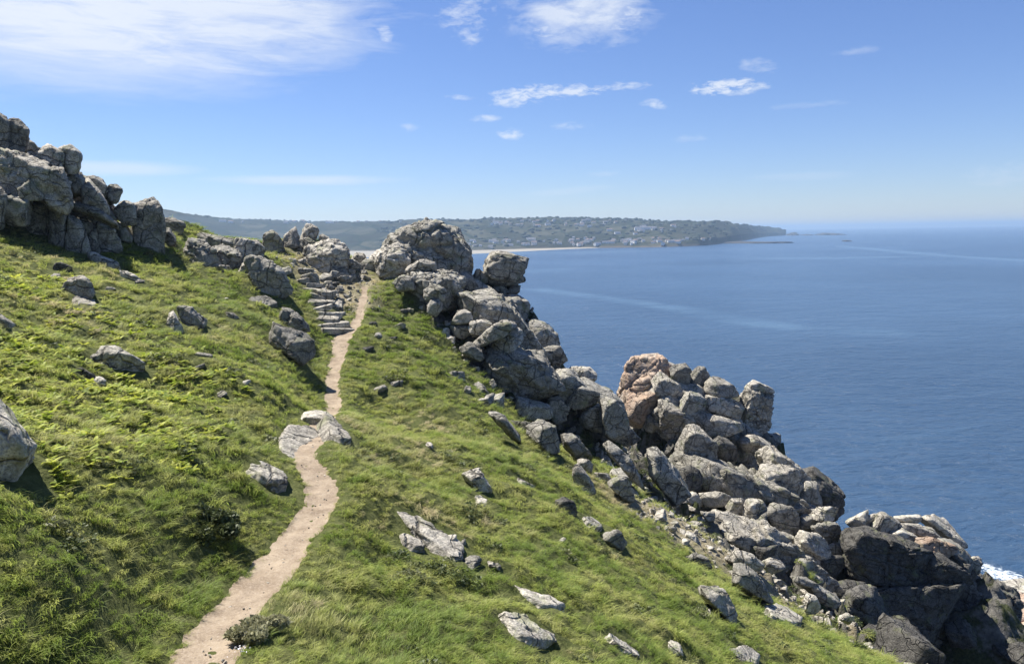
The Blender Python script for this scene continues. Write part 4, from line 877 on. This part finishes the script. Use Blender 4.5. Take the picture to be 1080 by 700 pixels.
# reef and islets
def islet(px0, px1, py, hpx, label, seed, name='rock_islet'):
    A = sea_pt(px0, py); B = sea_pt(px1, py); c = (A+B)/2; L = np.linalg.norm(A-B); Dn = np.linalg.norm(c); hh = hpx*Dn/F
    D_, Fc = ico(4); u = (B-A)/L; n_ = np.array([-u[1], u[0], 0]); q = D_.copy()
    V = D_[:, 0:1]*u*L/2+D_[:, 1:2]*n_*L*.2+D_[:, 2:3]*np.array([0, 0, hh])
    V = V*(1+.35*fbm(V/L*5+seed, 4, seed))[:, None]
    o = mesh_np(name, V, Fc, [M_FARROCK]); o.location = (c[0], c[1], -H); tag(o, label, 'rock islet')
islet(831, 842, 248.3, 2.6, 'small dark islet just off the tip of the far headland', 3)
islet(862, 890, 247.8, 1.8, 'long low dark islet standing alone beyond the far headland tip', 4)
islet(845, 858, 248.2, 1.0, 'lowest dark islet in the chain off the far headland', 8)
islet(888, 898, 254.6, 1.3, 'lone dark rock in open water nearer than the headland islets', 5)
islet(742, 828, 256.4, 1.5, 'long flat reef lying in front of the far headland', 6, 'reef')
# houses: pale cottages, each its own object
def paint(name, c):
    m, nt = mat(name); t = NT(nt); t.out(t.n('ShaderNodeBsdfPrincipled', {'Base Color': (*c, 1), 'Roughness': .9}).outputs[0]); return m
HM = [paint('white_render', (.72, .71, .68)), paint('cream_render', (.55, .52, .45))]; RM = [paint('slate_roof', (.13, .13, .15)), paint('brown_roof', (.17, .12, .1))]
def house_mesh(L, W_, hh, rh, a, b):
    V = [(x, y, z) for z in (-3, hh) for x, y in ((-L/2, -W_/2), (L/2, -W_/2), (L/2, W_/2), (-L/2, W_/2))]+[(-L/2, 0, hh+rh), (L/2, 0, hh+rh)]
    e = .5; V += [(-L/2-e, -W_/2-e, hh-.4), (L/2+e, -W_/2-e, hh-.4), (L/2+e, 0, hh+rh+.2), (-L/2-e, 0, hh+rh+.2), (L/2+e, W_/2+e, hh-.4), (-L/2-e, W_/2+e, hh-.4)]
    Fc = [(0, 1, 5, 4), (1, 2, 6, 5), (2, 3, 7, 6), (3, 0, 4, 7), (4, 8, 8, 7), (5, 6, 9, 9), (10, 11, 12, 13), (13, 12, 14, 15)]
    me = bpy.data.meshes.new('cottage'); me.from_pydata(V, [], [f if len(set(f)) == 4 else tuple(dict.fromkeys(f)) for f in Fc]); me.materials.append(a); me.materials.append(b)
    for p in me.polygons: p.material_index = 1 if p.index >= 6 else 0
    return me
HMESH = [house_mesh(L, 8, h, 3, HM[i % 2], RM[(i//2) % 2]) for i, (L, h) in enumerate([(11, 5.5), (15, 5.5), (20, 6), (12, 5), (26, 6), (9, 6)])]
VIL = [(486,770,251.5,259.2,92,'white harbour cottage in the village strung along the far shore','cottages along the far shore'),
       (515,665,233.5,240,48,'white cottage of the upper village near the top of the far hill','cottages of the upper village'),
       (640,715,238,248,14,'white cottage on the open hillside between the two far villages','cottages on the far hillside'),
       (230,430,232.5,236,20,'pale farmhouse on the skyline of the far hill above the beach','farmhouses on the far skyline')]
for x0_, x1_, y0_, y1_, n_, lab, grp in VIL:
    for k in range(n_):
        px = RNG.uniform(x0_, x1_) if n_ != 92 else (x0_+(x1_-x0_)*RNG.beta(1.3, 1.7)); dl = np.interp(px, KX, SHORE)
        py = RNG.uniform(y0_, y1_) if n_ != 92 else dl-RNG.uniform(2.5, 10.5)*(1-.35*(px-486)/284)
        p = far_at(px, py); o = bpy.data.objects.new('cottage', HMESH[RNG.integers(0, 6)]); COL.objects.link(o); o.location = p; o.rotation_euler.z = RNG.normal(.1, .5); s = RNG.uniform(.6, 1.0); o.scale = (s, s, s); tag(o, lab, 'cottage', grp)
p = far_at(679, 243.5); o = bpy.data.objects.new('terrace', house_mesh(72, 10, 7, 2.5, HM[0], RM[0])); COL.objects.link(o); o.location = p; tag(o, 'long white terrace on the far hillside above the harbour', 'building')
# woods and hedgerows on the far hill
V = []; Fc = []; D2, F2 = ico(2); nv = 0; g = np.random.default_rng(4)
def blob(p, s, sz):
    global nv
    q = D2*np.array([s, s, sz])*(1+.3*noise(D2*2+g.uniform(0, 99, 3)))[:, None]+p; V.append(q); Fc.append(F2+nv); nv += len(q)
for k in range(420):
    px = g.choice([g.uniform(190, 420), g.uniform(490, 720), g.uniform(190, 800)]); i = int(np.searchsorted(pxs, px)); i = min(i, na-1); p = FARV[int(g.choice([36, 38, 40, 40, 41])), i]+g.normal(0, 9, 3)*np.array([1, 1, 0]); s = g.uniform(5, 11); blob(p, s, g.uniform(3, 6))
for k in range(520):
    px = g.uniform(400, 770); p = FARV[int(g.integers(2, 34)), min(int(np.searchsorted(pxs, px)), na-1)]+g.normal(0, 8, 3)*np.array([1, 1, 0]); blob(p, g.uniform(5, 12), g.uniform(3, 6))
m, nt = mat('far_foliage'); t = NT(nt); P = t.n('ShaderNodeNewGeometry').outputs['Position']; t.out(t.n('ShaderNodeBsdfPrincipled', {'Base Color': t.mix(t.noise(P, .05, 5, .7), (.012, .018, .01), (.03, .038, .02)), 'Roughness': 1.}).outputs[0])
tag(mesh_np('woodland', np.concatenate(V), np.concatenate(Fc), [m]), 'dark trees and hedgerows over the far hill and its skyline', 'trees', kind='stuff')

# ---------------------------------------------------------------- sea
m, nt = mat('sea_water'); t = NT(nt); P = t.n('ShaderNodeNewGeometry').outputs['Position']
sx = t.n('ShaderNodeSeparateXYZ', {0: P}); 
warp = t.n('ShaderNodeVectorMath', {0: P, 1: t.scaled(t.n('ShaderNodeTexNoise', {'Vector': P, 'Scale': .0012, 'Detail': 3.}).outputs[1], (260, 260, 0))}, operation='ADD').outputs[0]
slick = t.ramp(t.noise(t.scaled(warp, (.0011, .0042, 0)), 1., 5, .6, .8), .56, .70)
def track(pts, wd):      # a slick is a band either side of a line on the water
    tot = None
    for (A, B) in zip(pts[:-1], pts[1:]):
        dx, dy = B[0]-A[0], B[1]-A[1]; L = math.hypot(dx, dy)
        q = t.n('ShaderNodeSeparateXYZ', {0: warp2}); 
        u = t.math('ADD', t.math('MULTIPLY', q.outputs[0], dx/L), t.math('MULTIPLY', q.outputs[1], dy/L)); u = t.math('SUBTRACT', u, (A[0]*dx+A[1]*dy)/L)
        v_ = t.math('SUBTRACT', t.math('MULTIPLY', q.outputs[1], dx/L), t.math('MULTIPLY', q.outputs[0], dy/L)); v_ = t.math('ABSOLUTE', t.math('SUBTRACT', v_, (A[1]*dx-A[0]*dy)/L))
        inside = t.math('MULTIPLY', t.ramp(u, -8., 8.), t.ramp(u, L+8., L-8.)); b_ = t.math('MULTIPLY', inside, t.ramp(v_, wd, wd*.3)); tot = b_ if tot is None else t.math('MAXIMUM', tot, b_)
    return tot
warp2 = t.n('ShaderNodeVectorMath', {0: P, 1: t.scaled(t.n('ShaderNodeTexNoise', {'Vector': P, 'Scale': .008, 'Detail': 5.}).outputs[1], (26, 26, 0))}, operation='ADD').outputs[0]
off = np.array([13, 13, 0])
tk = track([sea_pt(*q)+off for q in ((556,304),(620,312),(690,322),(770,336),(860,347),(960,352))], 18.)
tk2 = track([sea_pt(*q)+off for q in ((700,262),(800,261),(880,259),(1000,270),(1100,276))], 34.)
tk3 = track([sea_pt(*q)+off for q in ((870,247),(1000,243.5),(1100,242))], 90.)
sl = t.math('MAXIMUM', t.math('MULTIPLY', slick, .8), t.math('MAXIMUM', t.math('MULTIPLY', tk, t.ramp(t.noise(warp, .02, 4, .7), .3, .9)), t.math('MAXIMUM', t.math('MULTIPLY', tk2, .5), t.math('MULTIPLY', tk3, .6))))
deep = t.mix(t.ramp(t.noise(warp, .004, 4, .6), .35, .65), (.024, .054, .105), (.038, .078, .142))
col = t.mix(sl, deep, (.085, .15, .22))
# white water round the ledges at the foot of the cliff
FO = [sea_pt(1058, 606), sea_pt(1078, 618), sea_pt(1082, 660), sea_pt(1040, 598), sea_pt(1095, 600)]
fo = None
for q, rad in zip(FO, (4.5, 3., 3.5, 2.5, 3.)):
    dd = t.n('ShaderNodeVectorMath', {0: P, 1: tuple(q)}, operation='DISTANCE').outputs[1]; f_ = t.ramp(dd, rad, rad*.3); fo = f_ if fo is None else t.math('MAXIMUM', fo, f_)
fn = t.ramp(t.math('ADD', t.math('MULTIPLY', fo, .3), t.noise(P, .9, 6, .75, 1.2)), .72, .84); fo = t.math('MULTIPLY', fn, t.ramp(fo, 0., .3))
col = t.mix(fo, col, (.6, .66, .7))
hw = t.math('ADD', t.noise(t.scaled(P, (1, 1.5, 0)), .22, 6, .65, .5), t.math('MULTIPLY', t.noise(t.scaled(P, (1, 1.7, 0)), .035, 4, .6), 2.2))
st_ = t.math('MULTIPLY', t.math('SUBTRACT', 1., t.math('MULTIPLY', sl, .5)), .8)
bmp = t.n('ShaderNodeBump', {'Strength': st_, 'Distance': 1.6, 'Height': hw}).outputs[0]
ro = t.math('ADD', .22, t.math('MULTIPLY', fo, .5))
t.out(t.n('ShaderNodeBsdfPrincipled', {'Base Color': col, 'Roughness': ro, 'IOR': 1.33, 'Specular IOR Level': .5, 'Normal': bmp}).outputs[0])
rings = [0, 60, 120, 300, 900, 3000, 9000, 24000]; V = []
for r_ in rings: 
    for k in range(97): a = k/96*2*math.pi; V.append((r_*math.cos(a), r_*math.sin(a)+60, -H))
tag(mesh_np('sea', V, grid_faces(97, len(rings)), [m]), kind='structure')
# wave washed ledges at sea level
for k, (px, py, s, zz, lab) in enumerate([(1082, 628, 4.2, -.2, 'tan wave washed ledge beyond the black crag with foam behind it'), (1092, 690, 6, .2, 'tan shore ledge in the bottom right corner of the sea'), (1104, 652, 4.5, 0, 'low shore ledge with surf around it at the right edge')]):
    p = sea_pt(px, py); Vv, Fc = stone_mesh(40+k, s, .5); Vv = Vv*np.array([1.3, 1, .7]); o = mesh_np('shore_ledge', Vv, Fc, [M_ROCK['o' if k else 'p']]); o.location = (p[0], p[1], p[2]+zz); tag(o, lab, 'rock ledge')

# ---------------------------------------------------------------- haze
Rz = 25200.; zb, zt = -H-6, 70.
V = [(x_, y_, z_) for z_ in (zb, zt) for x_, y_ in ((-Rz, -Rz), (Rz, -Rz), (Rz, Rz), (-Rz, Rz))]
m, nt = mat('haze_air'); t = NT(nt); t.out(None, t.n('ShaderNodeVolumePrincipled', {'Color': (.50, .72, 1., 1), 'Density': HAZE, 'Anisotropy': .3}).outputs[0])
hzo = mesh_np('haze', V, [(3, 2, 1, 0), (4, 5, 6, 7), (0, 1, 5, 4), (1, 2, 6, 5), (2, 3, 7, 6), (3, 0, 4, 7)], [m], smooth=False); tag(hzo, 'pale blue sea haze in the air', 'haze', kind='stuff')

# ---------------------------------------------------------------- sky, sun, camera
SUN_AZ = math.radians(-56); SUN_EL = math.radians(60)    # azimuth from +Y towards +X
w = bpy.data.worlds.new('World'); SC.world = w; w.use_nodes = True; nt = w.node_tree; nt.nodes.clear(); t = NT(nt)
sky = t.n('ShaderNodeTexSky', sky_type='NISHITA', sun_disc=False, sun_elevation=SUN_EL, sun_rotation=SUN_AZ, altitude=0, air_density=1.0, dust_density=.05, ozone_density=2.2)
G = t.n('ShaderNodeTexCoord').outputs['Generated']; s_ = t.n('ShaderNodeSeparateXYZ', {0: G})
az = t.math('MULTIPLY', t.math('ARCTAN2', s_.outputs[0], s_.outputs[1]), 57.2958); el = t.math('MULTIPLY', t.math('ARCSINE', s_.outputs[2]), 57.2958)
def azel(px, py):
    r = rays(px, py); r = r/np.linalg.norm(r); return math.degrees(math.atan2(r[0], r[1])), math.degrees(math.asin(r[2]))
ae = t.n('ShaderNodeCombineXYZ', {0: az, 1: el, 2: 0.}).outputs[0]
nz_w = t.math('ADD', t.math('MULTIPLY', t.noise(t.scaled(ae, (.05, .22, 0)), 1., 8, .62, 1.2), .5), t.math('MULTIPLY', t.noise(t.scaled(ae, (.14, 1.0, 0)), 1., 9, .68, 1.0), .5))     # wispy streaks
nz_p = t.noise(t.scaled(ae, (.30, .75, 0)), 1., 9, .62, .3)      # small puffs
nz_f = t.noise(t.scaled(ae, (.9, 2.2, 0)), 1., 6, .65, .3)
cov = None
# px, py, rx, ry, tilt(deg), opacity, noise, sharpness
for px, py, rx, ry, tl, op, nz, lo, hi in [
    (50, 14, 360, 74, 3, .95, nz_w, .22, .50), (200, 2, 240, 46, 6, .9, nz_w, .2, .5), (200, 74, 130, 12, -8, .5, nz_w, .3, .65), (20, 45, 230, 44, -4, .8, nz_w, .12, .55),
    (612, 12, 88, 44, 0, .8, nz_p, .24, .56), (585, 22, 40, 30, 0, .6, nz_f, .35, .6), (650, 12, 40, 26, 0, .7, nz_f, .3, .58), (490, 14, 45, 24, 15, .55, nz_f, .36, .66), (497, 36, 22, 16, 0, .55, nz_f, .36, .66), (405, 37, 13, 12, 0, .6, nz_f, .3, .6),
    (565, 98, 66, 11, 3, .85, nz_f, .34, .56), (610, 96, 40, 8, 2, .8, nz_f, .34, .54), (540, 107, 34, 8, 0, .7, nz_f, .34, .56), (660, 91, 38, 6, 0, .6, nz_f, .35, .6), (690, 110, 20, 7, 0, .6, nz_f, .35, .6), (765, 92, 52, 11, 0, .85, nz_f, .36, .54), (785, 95, 30, 7, 4, .7, nz_f, .34, .56),
    (485, 103, 22, 4, 0, .5, nz_f, .3, .6), (512, 125, 22, 5, 0, .6, nz_f, .3, .6), (538, 142, 18, 8, 0, .7, nz_f, .3, .6), (600, 133, 34, 6, 0, .35, nz_f, .35, .65), (432, 135, 14, 6, 0, .35, nz_f, .3, .6), (800, 69, 26, 9, -10, .45, nz_f, .3, .65), (905, 54, 26, 5, 0, .25, nz_f, .3, .65),
    (110, 177, 90, 8.5, 0, .5, nz_w, .15, .5), (325, 190, 108, 6.5, 0, .55, nz_w, .15, .5), (600, 201, 55, 6, 4, .25, nz_w, .2, .6), (840, 186, 60, 6, 0, .22, nz_w, .2, .6), (635, 184, 24, 4, 0, .2, nz_f, .3, .6), (1065, 185, 50, 14, 0, .25, nz_f, .3, .65), (728, 146, 24, 5, 0, .25, nz_f, .3, .6), (850, 111, 50, 4, 0, .2, nz_f, .3, .6)]:
    a0, e0 = azel(px, py); k = 57.3/F; ca, sa = math.cos(math.radians(tl)), math.sin(math.radians(tl))
    da = t.math('SUBTRACT', az, a0); de = t.math('SUBTRACT', el, e0)
    u = t.math('MULTIPLY', t.math('ADD', t.math('MULTIPLY', da, ca), t.math('MULTIPLY', de, sa)), 1/(rx*k)); v_ = t.math('MULTIPLY', t.math('SUBTRACT', t.math('MULTIPLY', de, ca), t.math('MULTIPLY', da, sa)), 1/(ry*k))
    r2 = t.math('ADD', t.math('MULTIPLY', u, u), t.math('MULTIPLY', v_, v_)); fall = t.math('SUBTRACT', 1., r2, clamp=True)
    # coverage: noise has to beat the edge of the cloud
    f_ = t.math('MULTIPLY', t.ramp(t.math('SUBTRACT', nz, t.math('MULTIPLY', t.math('SUBTRACT', 1., fall), .32)), lo, hi), t.math('MULTIPLY', t.math('POWER', fall, .5), op))
    cov = f_ if cov is None else t.math('MAXIMUM', cov, f_)
bg = t.n('ShaderNodeBackground', {0: t.mix(1., sky.outputs[0], (.77, .875, 1.19), 'MULTIPLY'), 1: SKY}); cb = t.n('ShaderNodeBackground', {0: (.84, .9, 1., 1), 1: CLOUD})
mx = t.n('ShaderNodeMixShader', {0: cov, 1: bg.outputs[0], 2: cb.outputs[0]}); ow = t.n('ShaderNodeOutputWorld', {0: mx.outputs[0]})
sl_ = bpy.data.lights.new('sun', 'SUN'); sl_.energy = SUNE; sl_.angle = math.radians(.53); sl_.color = (1., .95, .87)
so = bpy.data.objects.new('sun', sl_); COL.objects.link(so); dv = Vector((math.sin(SUN_AZ)*math.cos(SUN_EL), math.cos(SUN_AZ)*math.cos(SUN_EL), math.sin(SUN_EL))); so.rotation_euler = dv.to_track_quat('Z', 'Y').to_euler(); so.location = dv*60
cam = bpy.data.cameras.new('camera'); cam.sensor_width = 36; cam.lens = 36*F/1080; cam.clip_start = .1; cam.clip_end = 60000
co = bpy.data.objects.new('camera', cam); COL.objects.link(co); co.matrix_world = Matrix.Rotation(math.pi/2-PITCH, 4, 'X')@Matrix.Rotation(-ROLL, 4, 'Z'); SC.camera = co
SC.render.engine = 'CYCLES'; SC.cycles.use_denoising = True; SC.cycles.max_bounces = 6; SC.cycles.transparent_max_bounces = 8; SC.cycles.volume_bounces = 0; SC.cycles.diffuse_bounces = 3
SC.view_settings.view_transform = 'Standard'; SC.view_settings.look = 'None'; SC.view_settings.exposure = EXPO; SC.view_settings.gamma = 1
